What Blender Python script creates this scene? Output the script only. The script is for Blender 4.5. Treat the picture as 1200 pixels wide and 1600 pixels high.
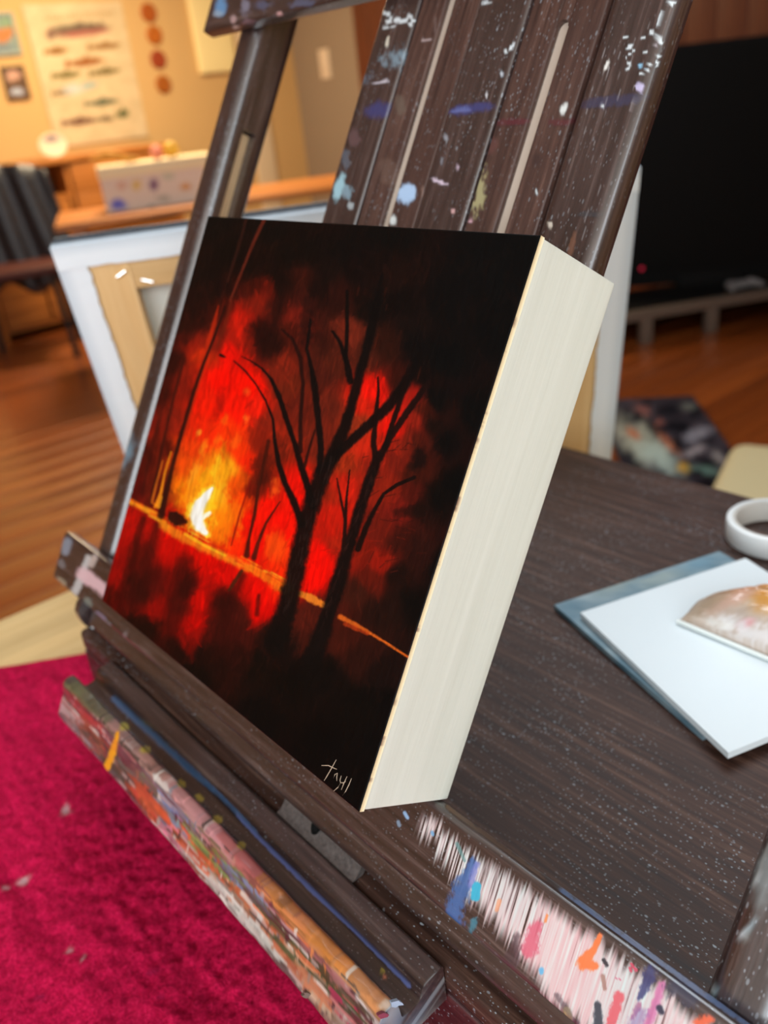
import bpy, math, random
import numpy as np
from mathutils import Matrix, Vector

for _o in list(bpy.data.objects):
    bpy.data.objects.remove(_o, do_unlink=True)
SC = bpy.context.scene
COL = SC.collection
rng = np.random.default_rng(7)
random.seed(7)

# ------------------------------------------------------------------ calibration
W = 0.2032                      # width of the little painting (8 inches)
ZP = 0.882                      # height of the painting's lower front edge above the floor
LEAN = math.radians(30.5)       # backward lean of the easel frame
sA, cA = math.sin(LEAN), math.cos(LEAN)
H, D = 0.952556, 0.221561       # painting height and depth in units of W
FPX = 1358.96                   # focal length in pixels of the 1200x1600 frame
RC = np.array([[0.64851989, -0.29178176, 0.70305431],
               [0.27117802, 0.95157815, 0.14478086],
               [-0.71125553, 0.09675961, 0.69624216]])   # painting frame -> camera
TC = np.array([-0.410315316, -0.690646881, 2.03038954])
M_PR = np.array([[1, 0, 0], [0, -sA, cA], [0, -cA, -sA]])  # painting frame -> room axes


def paint2world(P):
    P = np.asarray(P, float)
    q = P - np.array([0, H, 0])
    return (q @ M_PR.T) * W + np.array([0, 0, ZP])


CAM_P = -RC.T @ TC
CAM_W = paint2world(CAM_P)
RW2C = RC @ M_PR.T              # world axes -> camera axes


def project(Pw):
    X = (np.asarray(Pw, float) - CAM_W) @ RW2C.T
    return X[:, :2] / X[:, 2:3] * FPX + np.array([600.0, 800.0])


def ray(px, py):
    return RW2C.T @ np.array([(px - 600) / FPX, (py - 800) / FPX, 1.0])


def on_axis(px, py, axis, val):
    r = ray(px, py)
    return CAM_W + r * ((val - CAM_W[axis]) / r[axis])


def rw(x, y, z):                # room coordinates in units of W from the painting's lower left corner
    return np.array([x * W, y * W, ZP + z * W])


# ------------------------------------------------------------------ camera
cam = bpy.data.cameras.new('camera')
camo = bpy.data.objects.new('camera', cam)
COL.objects.link(camo)
SC.camera = camo
cam.sensor_fit = 'VERTICAL'
cam.sensor_height = 24.0
cam.lens = FPX / 1600 * 24.0
cam.clip_start = 0.01
right, down, fwd = RW2C[0], RW2C[1], RW2C[2]
mw = Matrix.Identity(4)
for i in range(3):
    mw[i][0], mw[i][1], mw[i][2], mw[i][3] = right[i], -down[i], -fwd[i], CAM_W[i]
camo.matrix_world = mw
cam.dof.use_dof = True
cam.dof.focus_distance = 1.38 * W
cam.dof.aperture_fstop = cam.lens / 3.1

# ------------------------------------------------------------------ world, light, exposure
SC.view_settings.view_transform = 'Standard'
SC.view_settings.look = 'None'
SC.view_settings.gamma = 1
SC.view_settings.use_curve_mapping = False
SC.view_settings.exposure = 0.0
world = bpy.data.worlds.new('sky')
SC.world = world
world.use_nodes = True
bg = world.node_tree.nodes['Background']
bg.inputs[0].default_value = (0.75, 0.87, 1.0, 1)
bg.inputs[1].default_value = 1.0


def area(name, loc, rot, sx, sy, power, col):
    l = bpy.data.lights.new(name, 'AREA')
    l.shape = 'RECTANGLE'
    l.size, l.size_y, l.energy, l.color = sx, sy, power, col
    o = bpy.data.objects.new(name, l)
    o.location, o.rotation_euler = loc, rot
    COL.objects.link(o)
    return o


RX0, RX1, RY0, RY1, RZ1 = -5.3, 1.9, -2.2, 3.95, 2.5
WY0, WY1, WZ0, WZ1 = -1.7, -0.2, 0.95, 2.42        # window opening in the right wall
FX0, FX1 = 0.1, 1.75                             # window opening in the front wall, same height
area('window_daylight', (RX1 - 0.03, (WY0 + WY1) / 2, (WZ0 + WZ1) / 2), (0, math.radians(90), 0),
     WZ1 - WZ0, WY1 - WY0, 34, (0.86, 0.94, 1.0))
area('front_window_daylight', ((FX0 + FX1) / 2, RY0 + 0.03, (WZ0 + WZ1) / 2), (math.radians(90), 0, 0),
     FX1 - FX0, WZ1 - WZ0, 50, (0.86, 0.94, 1.0))
KX0, KX1, KY0, KY1 = -1.05, 0.30, 0.35, 1.75     # ceiling opening for an unseen skylight, added to light the top surfaces
area('added_skylight_fill', ((KX0 + KX1) / 2, (KY0 + KY1) / 2, RZ1 - 0.02), (0, 0, 0), KX1 - KX0, KY1 - KY0, 32, (0.84, 0.93, 1.0))
area('ceiling_lamp_light', (-4.05, 2.1, 2.28), (0, 0, 0), 0.5, 0.5, 76, (1.0, 0.80, 0.52))


# ------------------------------------------------------------------ numeric helpers
def s2l(c):
    c = np.clip(np.asarray(c, float) / 255.0, 0, 1)
    return np.where(c <= 0.04045, c / 12.92, ((c + 0.055) / 1.055) ** 2.4)


def smooth(a, b, x):
    t = np.clip((x - a) / (b - a), 0, 1)
    return t * t * (3 - 2 * t)


_T = rng.random((256, 256))


def vnoise(x, y, seed=0):
    x = np.asarray(x, float) + seed * 17.31
    y = np.asarray(y, float) + seed * 9.73
    xi, yi = np.floor(x).astype(int), np.floor(y).astype(int)
    fx, fy = x - xi, y - yi
    fx, fy = fx * fx * (3 - 2 * fx), fy * fy * (3 - 2 * fy)
    g = lambda a, b: _T[a % 256, b % 256]
    return ((g(xi, yi) * (1 - fx) + g(xi + 1, yi) * fx) * (1 - fy)
            + (g(xi, yi + 1) * (1 - fx) + g(xi + 1, yi + 1) * fx) * fy)


def fbm(x, y, seed=0, oct=4):
    s, a, t = 0, 1.0, 0
    for k in range(oct):
        s = s + a * vnoise(x * 2 ** k, y * 2 ** k, seed + k * 3)
        t += a
        a *= 0.5
    return s / t


class Painter:
    """Lays paint (sRGB, alpha) on the points of a surface; strokes are given in photo pixels."""

    def __init__(self, Pw, mask=None):
        self.px = project(Pw)
        self.c = np.zeros((len(Pw), 4))
        self.mask = np.ones(len(Pw), bool) if mask is None else mask
        x, y = self.px[:, 0], self.px[:, 1]
        self.n1 = fbm(x / 9, y / 9, 1) - 0.5
        self.n2 = fbm(x / 2.2, y / 5.0, 2, 3) - 0.5
        cell = np.clip(np.floor(x / 40), -20, 60).astype(int) * 1000 + np.clip(np.floor(y / 40), -20, 80).astype(int)
        order = np.argsort(cell, kind='stable')
        ids, st_ = np.unique(cell[order], return_index=True)
        en_ = np.append(st_[1:], len(order))
        self.cells = {int(i): order[a:b] for i, a, b in zip(ids, st_, en_)}

    def near(self, x0, y0, x1, y1):
        lo = lambda v, m: int(min(max(math.floor(v / 40), -20), m))
        got = [self.cells[i * 1000 + j] for i in range(lo(x0, 60), lo(x1, 60) + 1) for j in range(lo(y0, 80), lo(y1, 80) + 1) if i * 1000 + j in self.cells]
        if not got:
            return np.zeros(0, int)
        ix = np.concatenate(got)
        q = self.px[ix]
        return ix[self.mask[ix] & (q[:, 0] > x0) & (q[:, 0] < x1) & (q[:, 1] > y0) & (q[:, 1] < y1)]

    def over(self, idx, col, a):
        a = np.clip(a, 0, 1)[:, None]
        base = self.c[idx]
        oa = a + base[:, 3:4] * (1 - a)
        rgb = (np.asarray(col, float) * a + base[:, :3] * base[:, 3:4] * (1 - a)) / np.maximum(oa, 1e-6)
        self.c[idx, :3] = rgb
        self.c[idx, 3:4] = oa

    def blob(self, x, y, rx, ry, col, ang=0, a=1.0, soft=0.35, rag=0.5):
        R = max(rx, ry) * 1.9
        idx = self.near(x - R, y - R, x + R, y + R)
        if not len(idx):
            return
        dx, dy = self.px[idx, 0] - x, self.px[idx, 1] - y
        t = math.radians(ang)
        u, v = (dx * math.cos(t) + dy * math.sin(t)) / rx, (-dx * math.sin(t) + dy * math.cos(t)) / ry
        d = np.hypot(u, v) + rag * 1.4 * self.n1[idx] + rag * self.n2[idx]
        self.over(idx, col, a * (1 - smooth(1 - soft, 1 + soft * 0.5, d)))

    def stroke(self, pts, col, a=1.0, soft=0.4, rag=0.25):
        P = np.array([(p[0], p[1]) for p in pts], float)
        w = np.array([p[2] for p in pts], float) / 2
        m = w.max() * 2 + 4
        lo, hi = P.min(0) - m, P.max(0) + m
        idx = self.near(lo[0], lo[1], hi[0], hi[1])
        if not len(idx):
            return
        q = self.px[idx]
        best = np.full(len(idx), 1e9)
        for i in range(len(P) - 1):
            e = P[i + 1] - P[i]
            t = np.clip(((q - P[i]) @ e) / max(e @ e, 1e-9), 0, 1)
            d = np.linalg.norm(q - P[i] - t[:, None] * e, axis=1) / np.maximum(w[i] * (1 - t) + w[i + 1] * t, 0.3)
            best = np.minimum(best, d)
        d = best + rag * 1.4 * self.n1[idx] + rag * self.n2[idx]
        self.over(idx, col, a * (1 - smooth(1 - soft, 1 + soft, d)))

    def linear(self, gain=1.0):
        o = self.c.copy()
        o[:, :3] = s2l(o[:, :3]) * gain
        return o


# ------------------------------------------------------------------ mesh helpers
def link(name, me, parent=None):
    o = bpy.data.objects.new(name, me)
    COL.objects.link(o)
    if parent is not None:
        o.parent = parent
    return o


def set_paint(me, rgba):
    at = me.color_attributes.new('paint', 'FLOAT_COLOR', 'POINT')
    at.data.foreach_set('color', np.asarray(rgba, np.float32).ravel())


def mesh(name, verts, faces, mat=None, parent=None, smooth_=True, rgba=None):
    me = bpy.data.meshes.new(name)
    me.from_pydata([tuple(map(float, v)) for v in verts], [], [tuple(map(int, f)) for f in faces])
    if smooth_:
        me.polygons.foreach_set('use_smooth', [True] * len(me.polygons))
        if len(me.polygons) < 60000:
            me.set_sharp_from_angle(angle=math.radians(48))
    set_paint(me, np.zeros((len(me.vertices), 4)) if rgba is None else rgba)
    me.update()
    o = link(name, me, parent)
    if mat is not None:
        me.materials.append(mat)
    return o


def axis_cuts(a, b, r, n):
    r = min(r, (b - a) * 0.49)
    if r <= 0:
        return np.linspace(a, b, n + 1)
    e = [0, 0.22 * r, 0.55 * r]
    mid = np.linspace(a + r, b - r, n + 1) if not hasattr(n, '__len__') else a + r + (b - a - 2 * r) * np.asarray(n)
    return np.concatenate([[a + k for k in e], mid, [b - k for k in reversed(e)]])


def rbox(x, y, z, r=0.001, n=(1, 1, 1)):
    """verts, faces of a box with rounded edges, subdivided n times along each axis."""
    cs = [axis_cuts(x[0], x[1], r, n[0]), axis_cuts(y[0], y[1], r, n[1]), axis_cuts(z[0], z[1], r, n[2])]
    idx, verts, faces = {}, [], []

    def vid(i, j, k):
        key = (i, j, k)
        if key not in idx:
            idx[key] = len(verts)
            verts.append((cs[0][i], cs[1][j], cs[2][k]))
        return idx[key]
    N = [len(c) - 1 for c in cs]
    for ax in range(3):
        u, v = (ax + 1) % 3, (ax + 2) % 3
        for side in (0, 1):
            for a in range(N[u]):
                for b in range(N[v]):
                    q = []
                    for da, db in ((0, 0), (1, 0), (1, 1), (0, 1)):
                        t = [0, 0, 0]
                        t[ax] = N[ax] * side
                        t[u], t[v] = a + da, b + db
                        q.append(vid(*t))
                    faces.append(q if side else q[::-1])
    V = np.array(verts)
    if r > 0:
        lo = np.array([x[0], y[0], z[0]])
        hi = np.array([x[1], y[1], z[1]])
        rr = np.minimum(r, (hi - lo) * 0.49)
        Q = np.clip(V, lo + rr, hi - rr)
        d = (V - Q) / rr
        L = np.linalg.norm(d, axis=1, keepdims=True)
        V = Q + d / np.maximum(L, 1e-9) * rr * (L > 1e-9)
    return V, faces


def join(parts):
    V, F, o = [], [], 0
    for v, f in parts:
        V.append(np.asarray(v, float))
        F += [[i + o for i in q] for q in f]
        o += len(v)
    return np.vstack(V), F


def sweep_x(profile, x0, x1, n):
    """closed (y,z) profile swept along x, with end caps."""
    xs = np.linspace(x0, x1, n + 1)
    m = len(profile)
    V = [(x, p[0], p[1]) for x in xs for p in profile]
    F = []
    for i in range(n):
        for j in range(m):
            k = (j + 1) % m
            F.append([i * m + j, i * m + k, (i + 1) * m + k, (i + 1) * m + j])
    return np.array(V), F, m


def tube(path, rad, seg=10, caps=True):
    P = [Vector(p) for p in path]
    V, F = [], []
    up_ = Vector((0.0123, 0.0321, 1))
    for i, p in enumerate(P):
        t = (P[min(i + 1, len(P) - 1)] - P[max(i - 1, 0)]).normalized()
        a = t.cross(up_ if abs(t.z) < 0.95 else Vector((1, 0.01, 0))).normalized()
        b = t.cross(a)
        r = rad[i] if hasattr(rad, '__len__') else rad
        for k in range(seg):
            th = 2 * math.pi * k / seg
            V.append(p + a * math.cos(th) * r + b * math.sin(th) * r)
    for i in range(len(P) - 1):
        for k in range(seg):
            l = (k + 1) % seg
            F.append([i * seg + k, i * seg + l, (i + 1) * seg + l, (i + 1) * seg + k])
    if caps:
        F.append(list(range(seg))[::-1])
        F.append([(len(P) - 1) * seg + k for k in range(seg)])
    return np.array([tuple(v) for v in V]), F


def lathe(prof, seg=32):
    V, F = [], []
    m = len(prof)
    for k in range(seg):
        t = 2 * math.pi * k / seg
        for r, z in prof:
            V.append((r * math.cos(t), r * math.sin(t), z))
    for k in range(seg):
        l = (k + 1) % seg
        for j in range(m - 1):
            F.append([k * m + j, l * m + j, l * m + j + 1, k * m + j + 1])
    return np.array(V), F


def empty(name, loc, rot=(0, 0, 0)):
    o = bpy.data.objects.new(name, None)
    o.empty_display_size = 0.02
    o.location, o.rotation_euler = loc, rot
    COL.objects.link(o)
    return o


def tag(o, label, cat, group=None):
    o['label'], o['category'] = label, cat
    if group:
        o['group'] = group
    return o


def struct(o):
    o['kind'] = 'structure'
    return o


# ------------------------------------------------------------------ materials
class NT:
    def __init__(self, name):
        self.m = bpy.data.materials.new(name)
        self.m.use_nodes = True
        self.t = self.m.node_tree
        self.b = self.t.nodes['Principled BSDF']

    def n(self, typ, **kw):
        nd = self.t.nodes.new(typ)
        for k, v in kw.items():
            if k.startswith('i_'):
                nd.inputs[k[2:].replace('_', ' ')].default_value = v
            else:
                setattr(nd, k, v)
        return nd

    def l(self, a, b):
        self.t.links.new(a, b)

    def coords(self, scale, kind='Object'):
        tc = self.n('ShaderNodeTexCoord')
        mp = self.n('ShaderNodeMapping')
        mp.inputs['Scale'].default_value = scale
        self.l(tc.outputs[kind], mp.inputs['Vector'])
        return mp.outputs['Vector']

    def noise(self, vec, scale, detail=4, rough=0.6):
        nd = self.n('ShaderNodeTexNoise')
        nd.inputs['Scale'].default_value = scale
        nd.inputs['Detail'].default_value = detail
        nd.inputs['Roughness'].default_value = rough
        self.l(vec, nd.inputs['Vector'])
        return nd.outputs['Fac']

    def ramp(self, fac, stops):
        r = self.n('ShaderNodeValToRGB')
        el = r.color_ramp.elements
        while len(el) < len(stops):
            el.new(0.5)
        for e, (p, c) in zip(el, stops):
            e.position = p
            e.color = tuple(c) + (1,) if len(c) == 3 else c
        self.l(fac, r.inputs['Fac'])
        return r.outputs['Color']

    def mix(self, fac, a, b, mode='MIX'):
        m = self.n('ShaderNodeMix', data_type='RGBA', blend_type=mode)
        for s, v in ((m.inputs[0], fac), (m.inputs[6], a), (m.inputs[7], b)):
            if hasattr(v, 'is_linked'):
                self.l(v, s)
            else:
                s.default_value = v if not isinstance(v, tuple) else (tuple(v) + (1,))[:4]
        return m.outputs[2]

    def bump(self, h, strength=0.3, dist=0.001):
        b = self.n('ShaderNodeBump')
        b.inputs['Strength'].default_value = strength
        b.inputs['Distance'].default_value = dist
        self.l(h, b.inputs['Height'])
        self.l(b.outputs['Normal'], self.b.inputs['Normal'])

    def base(self, c):
        if hasattr(c, 'is_linked'):
            self.l(c, self.b.inputs['Base Color'])
        else:
            self.b.inputs['Base Color'].default_value = (tuple(c) + (1,))[:4]


def L(*c):
    return tuple(float(v) for v in s2l(c))


def plain(name, c, rough=0.5, spec=0.5, metal=0.0, bump=0.0, bscale=200, var=0.0):
    t = NT(name)
    t.b.inputs['Roughness'].default_value = rough
    t.b.inputs['Specular IOR Level'].default_value = spec
    t.b.inputs['Metallic'].default_value = metal
    v = t.coords((1, 1, 1))
    f = t.noise(v, bscale, 3)
    if var:
        t.base(t.ramp(f, [(0.3, tuple(x * (1 - var) for x in c)), (0.7, tuple(min(1, x * (1 + var)) for x in c))]))
    else:
        t.base(c)
    if bump:
        t.bump(f, bump, 0.001)
    return t.m


def wood(name, dark, mid, light, axis='x', rough=0.45, spec=0.5, speck=0.0, painted=True, gscale=1.0, speck_col=(0.30, 0.34, 0.38),
         streak=0.5, bumps=0.3, coat=0.0):
    """dark-stained or bare wood with grain along one local axis, dust specks, and laid-on paint from the 'paint' attribute."""
    t = NT(name)
    lo, hi = 18.0 * gscale, 420.0 * gscale
    sc = {'x': (lo, hi, hi), 'y': (hi, lo, hi), 'z': (hi, hi, lo)}[axis]
    v = t.coords(sc)
    g = t.noise(v, 1.0, 6, 0.65)
    v2 = t.coords(tuple(s * 0.22 for s in sc))
    g2 = t.noise(v2, 1.0, 3, 0.5)
    col = t.ramp(g, [(0.28, dark), (0.55, mid), (0.78, light)])
    col2 = t.ramp(g2, [(0.25, (0.62, 0.6, 0.6)), (0.75, (1.25, 1.2, 1.18))])
    col = t.mix(streak, col, col2, 'MULTIPLY')
    rg = t.n('ShaderNodeMapRange')
    rg.inputs['To Min'].default_value = rough - 0.1
    rg.inputs['To Max'].default_value = rough + 0.15
    t.l(g, rg.inputs['Value'])
    t.l(rg.outputs[0], t.b.inputs['Roughness'])
    t.b.inputs['Specular IOR Level'].default_value = spec
    t.b.inputs['Coat Weight'].default_value = coat
    t.b.inputs['Coat Roughness'].default_value = 0.2
    if speck > 0:
        for sc_, thr, th2 in ((900.0, 0.27, 0.50), (420.0, 0.22, 0.70)):
            vv = t.coords({'x': (0.6, 1, 1), 'y': (1, 0.6, 1), 'z': (1, 1, 0.45)}[axis])
            vo = t.n('ShaderNodeTexVoronoi')
            vo.inputs['Scale'].default_value = sc_
            t.l(vv, vo.inputs['Vector'])
            m1 = t.n('ShaderNodeMapRange')
            m1.inputs['From Min'].default_value = thr
            m1.inputs['From Max'].default_value = thr * 0.6
            t.l(vo.outputs['Distance'], m1.inputs['Value'])
            sep = t.n('ShaderNodeSeparateColor')
            t.l(vo.outputs['Color'], sep.inputs[0])
            m2 = t.n('ShaderNodeMath', operation='GREATER_THAN')
            m2.inputs[1].default_value = th2
            t.l(sep.outputs[0], m2.inputs[0])
            big = t.noise(vv, 30.0, 5)
            m3 = t.n('ShaderNodeMapRange')
            m3.inputs['From Min'].default_value = 0.38
            m3.inputs['From Max'].default_value = 0.62
            m3.inputs['To Max'].default_value = speck
            t.l(big, m3.inputs['Value'])
            a = t.n('ShaderNodeMath', operation='MULTIPLY')
            b = t.n('ShaderNodeMath', operation='MULTIPLY')
            t.l(m1.outputs[0], a.inputs[0])
            t.l(m2.outputs[0], a.inputs[1])
            t.l(a.outputs[0], b.inputs[0])
            t.l(m3.outputs[0], b.inputs[1])
            col = t.mix(b.outputs[0], col, speck_col)
    if painted:
        at = t.n('ShaderNodeAttribute', attribute_name='paint')
        col = t.mix(at.outputs['Alpha'], col, at.outputs['Color'])
    t.base(col)
    t.bump(g, bumps, 0.0006)
    return t.m


def painted(name, rough=0.5, spec=0.4, bump=0.15, bscale=300, coat=0.0):
    t = NT(name)
    at = t.n('ShaderNodeAttribute', attribute_name='paint')
    t.base(at.outputs['Color'])
    t.b.inputs['Roughness'].default_value = rough
    t.b.inputs['Specular IOR Level'].default_value = spec
    t.b.inputs['Coat Weight'].default_value = coat
    v = t.coords((1, 1, 1))
    if bump:
        t.bump(t.noise(v, bscale, 4), bump, 0.001)
    return t.m


DK = (L(28, 20, 20), L(58, 43, 41), L(104, 88, 84))
M_DARK_Z = wood('easel_wood_vertical_grain', *DK, axis='z', speck=0.55, rough=0.32, spec=0.8, bumps=0.1, coat=1.0)
M_DARK_X = wood('easel_wood_long_grain', *DK, axis='x', speck=0.55, rough=0.32, spec=0.8, bumps=0.1, coat=1.0)
M_STRIP = wood('easel_strip_wood', L(48, 32, 29), L(76, 53, 46), L(112, 86, 76), axis='z', speck=0.5, rough=0.42, bumps=0.15)
M_BOXTOP = wood('easel_box_wood', L(36, 22, 18), L(70, 49, 41), L(116, 90, 78), axis='x', rough=0.48, spec=0.22, speck=1.0, gscale=0.8)
M_BOXSIDE = wood('easel_box_front_wood', L(40, 17, 19), L(58, 27, 28), L(84, 50, 48), axis='x', speck=0.9)
M_PALE = wood('pale_table_wood', L(196, 166, 112), L(214, 186, 132), L(226, 202, 150), axis='y', rough=0.5, painted=False, gscale=0.35)
M_CRADLE = wood('birch_panel_wood', L(213, 217, 206), L(220, 224, 214), L(225, 229, 220), axis='z', rough=0.6, spec=0.3, gscale=0.35, streak=0.12)
M_PINE = wood('stretcher_pine', L(200, 160, 104), L(216, 182, 128), L(228, 200, 152), axis='x', rough=0.55, painted=False, gscale=0.3)
M_PINE_Z = wood('stretcher_pine_upright', L(200, 160, 104), L(216, 182, 128), L(228, 200, 152), axis='z', rough=0.55, painted=False, gscale=0.3)
M_OAK = wood('orange_oak', L(150, 88, 34), L(180, 112, 48), L(205, 140, 70), axis='y', rough=0.45, painted=False, gscale=0.15)
M_PAINTED = painted('painted_surface')
M_METAL = plain('dull_steel', L(110, 106, 102), 0.45, 0.5, 0.7, 0.2, 300)


# ------------------------------------------------------------------ room shell
def slab(name, x, y, z, mat):
    v, f = rbox(x, y, z, 0, (1, 1, 1))
    return struct(mesh(name, v, f, mat, smooth_=False))


M_WALL = plain('tan_wall_paint', L(206, 168, 112), 0.85, 0.2, 0, 0.1, 60)
M_GREY = plain('taupe_wall_paint', L(150, 132, 112), 0.85, 0.2, 0, 0.1, 60)
M_CEIL = plain('ceiling_paint', L(205, 195, 180), 0.9, 0.2)
M_CREAM = plain('cream_trim_paint', L(226, 205, 170), 0.6, 0.3)
M_SUB = plain('subfloor', L(50, 26, 12), 0.8, 0.2)
M_REDWOOD = wood('red_brown_panelling', L(70, 30, 14), L(96, 44, 20), L(120, 60, 30), axis='z', painted=False, gscale=0.15)
slab('wall_left', (RX0 - 0.1, RX0), (RY0 - 0.1, RY1 + 0.1), (-0.05, RZ1), M_WALL)
slab('wall_back', (RX0, RX1 + 0.1), (RY1, RY1 + 0.1), (-0.05, RZ1), M_GREY)
v, f = join([rbox((RX0, RX1 + 0.1), (RY0 - 0.1, RY0), (-0.05, WZ0), 0), rbox((RX0, RX1 + 0.1), (RY0 - 0.1, RY0), (WZ1, RZ1), 0),
             rbox((RX0, FX0), (RY0 - 0.1, RY0), (WZ0, WZ1), 0), rbox((FX1, RX1 + 0.1), (RY0 - 0.1, RY0), (WZ0, WZ1), 0)])
struct(mesh('wall_front', v, f, M_WALL, smooth_=False))
v, f = join([rbox((RX0 - 0.1, KX0), (RY0 - 0.1, RY1 + 0.1), (RZ1, RZ1 + 0.1), 0), rbox((KX1, RX1 + 0.1), (RY0 - 0.1, RY1 + 0.1), (RZ1, RZ1 + 0.1), 0),
             rbox((KX0, KX1), (RY0 - 0.1, KY0), (RZ1, RZ1 + 0.1), 0), rbox((KX0, KX1), (KY1, RY1 + 0.1), (RZ1, RZ1 + 0.1), 0)])
struct(mesh('ceiling', v, f, M_CEIL, smooth_=False))
v, f = join([rbox((RX1, RX1 + 0.1), (RY0, RY1), (-0.05, WZ0), 0), rbox((RX1, RX1 + 0.1), (RY0, RY1), (WZ1, RZ1), 0),
             rbox((RX1, RX1 + 0.1), (RY0, WY0), (WZ0, WZ1), 0), rbox((RX1, RX1 + 0.1), (WY1, RY1), (WZ0, WZ1), 0)])
struct(mesh('wall_right', v, f, M_WALL, smooth_=False))
g = NT('window_glass')
g.b.inputs['Transmission Weight'].default_value = 1
g.b.inputs['Roughness'].default_value = 0
g.b.inputs['IOR'].default_value = 1.1


def window(name, loc, rz, hw, hz):
    win = struct(empty(name, loc))
    win.rotation_euler = (0, 0, rz)
    bars = [((-hw, hw), (0, 0.06)), ((-hw, hw), (hz - 0.06, hz))]
    bars += [((y_ - 0.03, y_ + 0.03), (0.06, hz - 0.06)) for y_ in (-hw + 0.03, -hw / 3, hw / 3, hw - 0.03)]
    for Y, Z in bars:
        v, f = rbox((-0.04, 0.04), Y, Z, 0.004)
        mesh('window_frame', v, f, M_CREAM, win)
    for a, b in ((-hw + 0.06, -hw / 3 - 0.03), (-hw / 3 + 0.03, hw / 3 - 0.03), (hw / 3 + 0.03, hw - 0.06)):
        v, f = rbox((-0.003, 0.003), (a, b), (0.06, hz - 0.06), 0)
        mesh('pane', v, f, g.m, win, False)
    return win


window('window_1', (RX1 + 0.05, (WY0 + WY1) / 2, WZ0), 0, (WY1 - WY0) / 2, WZ1 - WZ0)
window('window_2', ((FX0 + FX1) / 2, RY0 - 0.05, WZ0), math.radians(-90), (FX1 - FX0) / 2, WZ1 - WZ0)
o = window('added_skylight', ((KX0 + KX1) / 2, (KY0 + KY1) / 2, RZ1 + 0.05), 0, (KY1 - KY0) / 2, KX1 - KX0)  # unseen skylight frame, added around the extra overhead light
o.rotation_euler = (0, math.radians(90), 0)
o.location.x -= (KX1 - KX0) / 2
floor = slab('floor', (RX0, RX1), (RY0, RY1), (-0.05, -0.012), M_SUB)
t = NT('floor_boards')
oi = t.n('ShaderNodeObjectInfo')
gv = t.coords((60, 2.2, 60))
gn = t.noise(gv, 1.0, 5)
c1 = t.ramp(gn, [(0.3, L(124, 58, 20)), (0.7, L(166, 90, 38))])
c2 = t.ramp(oi.outputs['Random'], [(0.0, (0.72, 0.66, 0.6)), (1.0, (1.12, 1.1, 1.08))])
t.base(t.mix(1.0, c1, c2, 'MULTIPLY'))
t.b.inputs['Roughness'].default_value = 0.3
t.b.inputs['Coat Weight'].default_value = 1.0
t.b.inputs['Coat Roughness'].default_value = 0.22
t.bump(gn, 0.1, 0.001)
pw, pl = 0.13, 2.05
v, f = rbox((-pw / 2 + 0.001, pw / 2 - 0.001), (-pl / 2 + 0.001, pl / 2 - 0.001), (-0.012, 0.0), 0.0012)
plank0 = None
nx_ = int((RX1 - RX0) / pw)
for i in range(nx_):
    xx = RX0 + pw * (i + 0.5) + 0.02
    for k in range(3):
        yy = RY0 + pl * (k + 0.5)
        if plank0 is None:
            plank0 = mesh('floor_board', v, f, t.m, floor)
            o = plank0
        else:
            o = link('floor_board', plank0.data, floor)
        o.location = (xx, yy, 0)
# wood panelling and door casing at the back, light switch
pan = struct(empty('trim_1', (-4.55, RY1, 0)))
xx = -4.56
v, f = rbox((0, 0.148), (-0.02, 0), (0, RZ1), 0.003)
first = None
while xx < RX1 - 0.15:
    if first is None:
        first = mesh('panel_board', v, f, M_REDWOOD, pan)
        o = first
    else:
        o = link('panel_board', first.data, pan)
    o.location = (xx + 4.55, 0, 0)
    xx += 0.15
v, f = rbox((RX0, RX0 + 0.025), (3.50, 3.66), (0, 2.1), 0.003)
struct(mesh('trim_2', v, f, M_CREAM))
sw = empty('light_switch', tuple(on_axis(508, 100, 1, RY1)))
tag(sw, 'pale rectangular light switch plate on the taupe wall', 'switch')
v, f = rbox((-0.055, 0.055), (-0.008, 0), (-0.09, 0.09), 0.003)
M_SWITCH = plain('switch_plastic', L(225, 205, 180), 0.5)
mesh('plate', v, f, M_SWITCH, sw)
v, f = rbox((-0.017, 0.017), (-0.014, -0.006), (-0.035, 0.035), 0.002)
mesh('rocker', v, f, M_SWITCH, sw)
lamp = empty('ceiling_lamp', (-4.05, 2.1, RZ1))
tag(lamp, 'square warm ceiling lamp above the wooden desk', 'lamp')
v, f = rbox((-0.27, 0.27), (-0.27, 0.27), (-0.06, 0), 0.01)
mesh('housing', v, f, M_CREAM, lamp)
v, f = rbox((-0.25, 0.25), (-0.25, 0.25), (-0.2, -0.195), 0)
em = NT('lamp_diffuser')
em.b.inputs['Emission Color'].default_value = (1, 0.72, 0.38, 1)
em.b.inputs['Emission Strength'].default_value = 4
mesh('diffuser', v, f, em.m, lamp, False)
v, f = tube([(0, 0, -0.06), (0, 0, -0.196)], 0.01)
mesh('stem', v, f, M_METAL, lamp)

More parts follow.
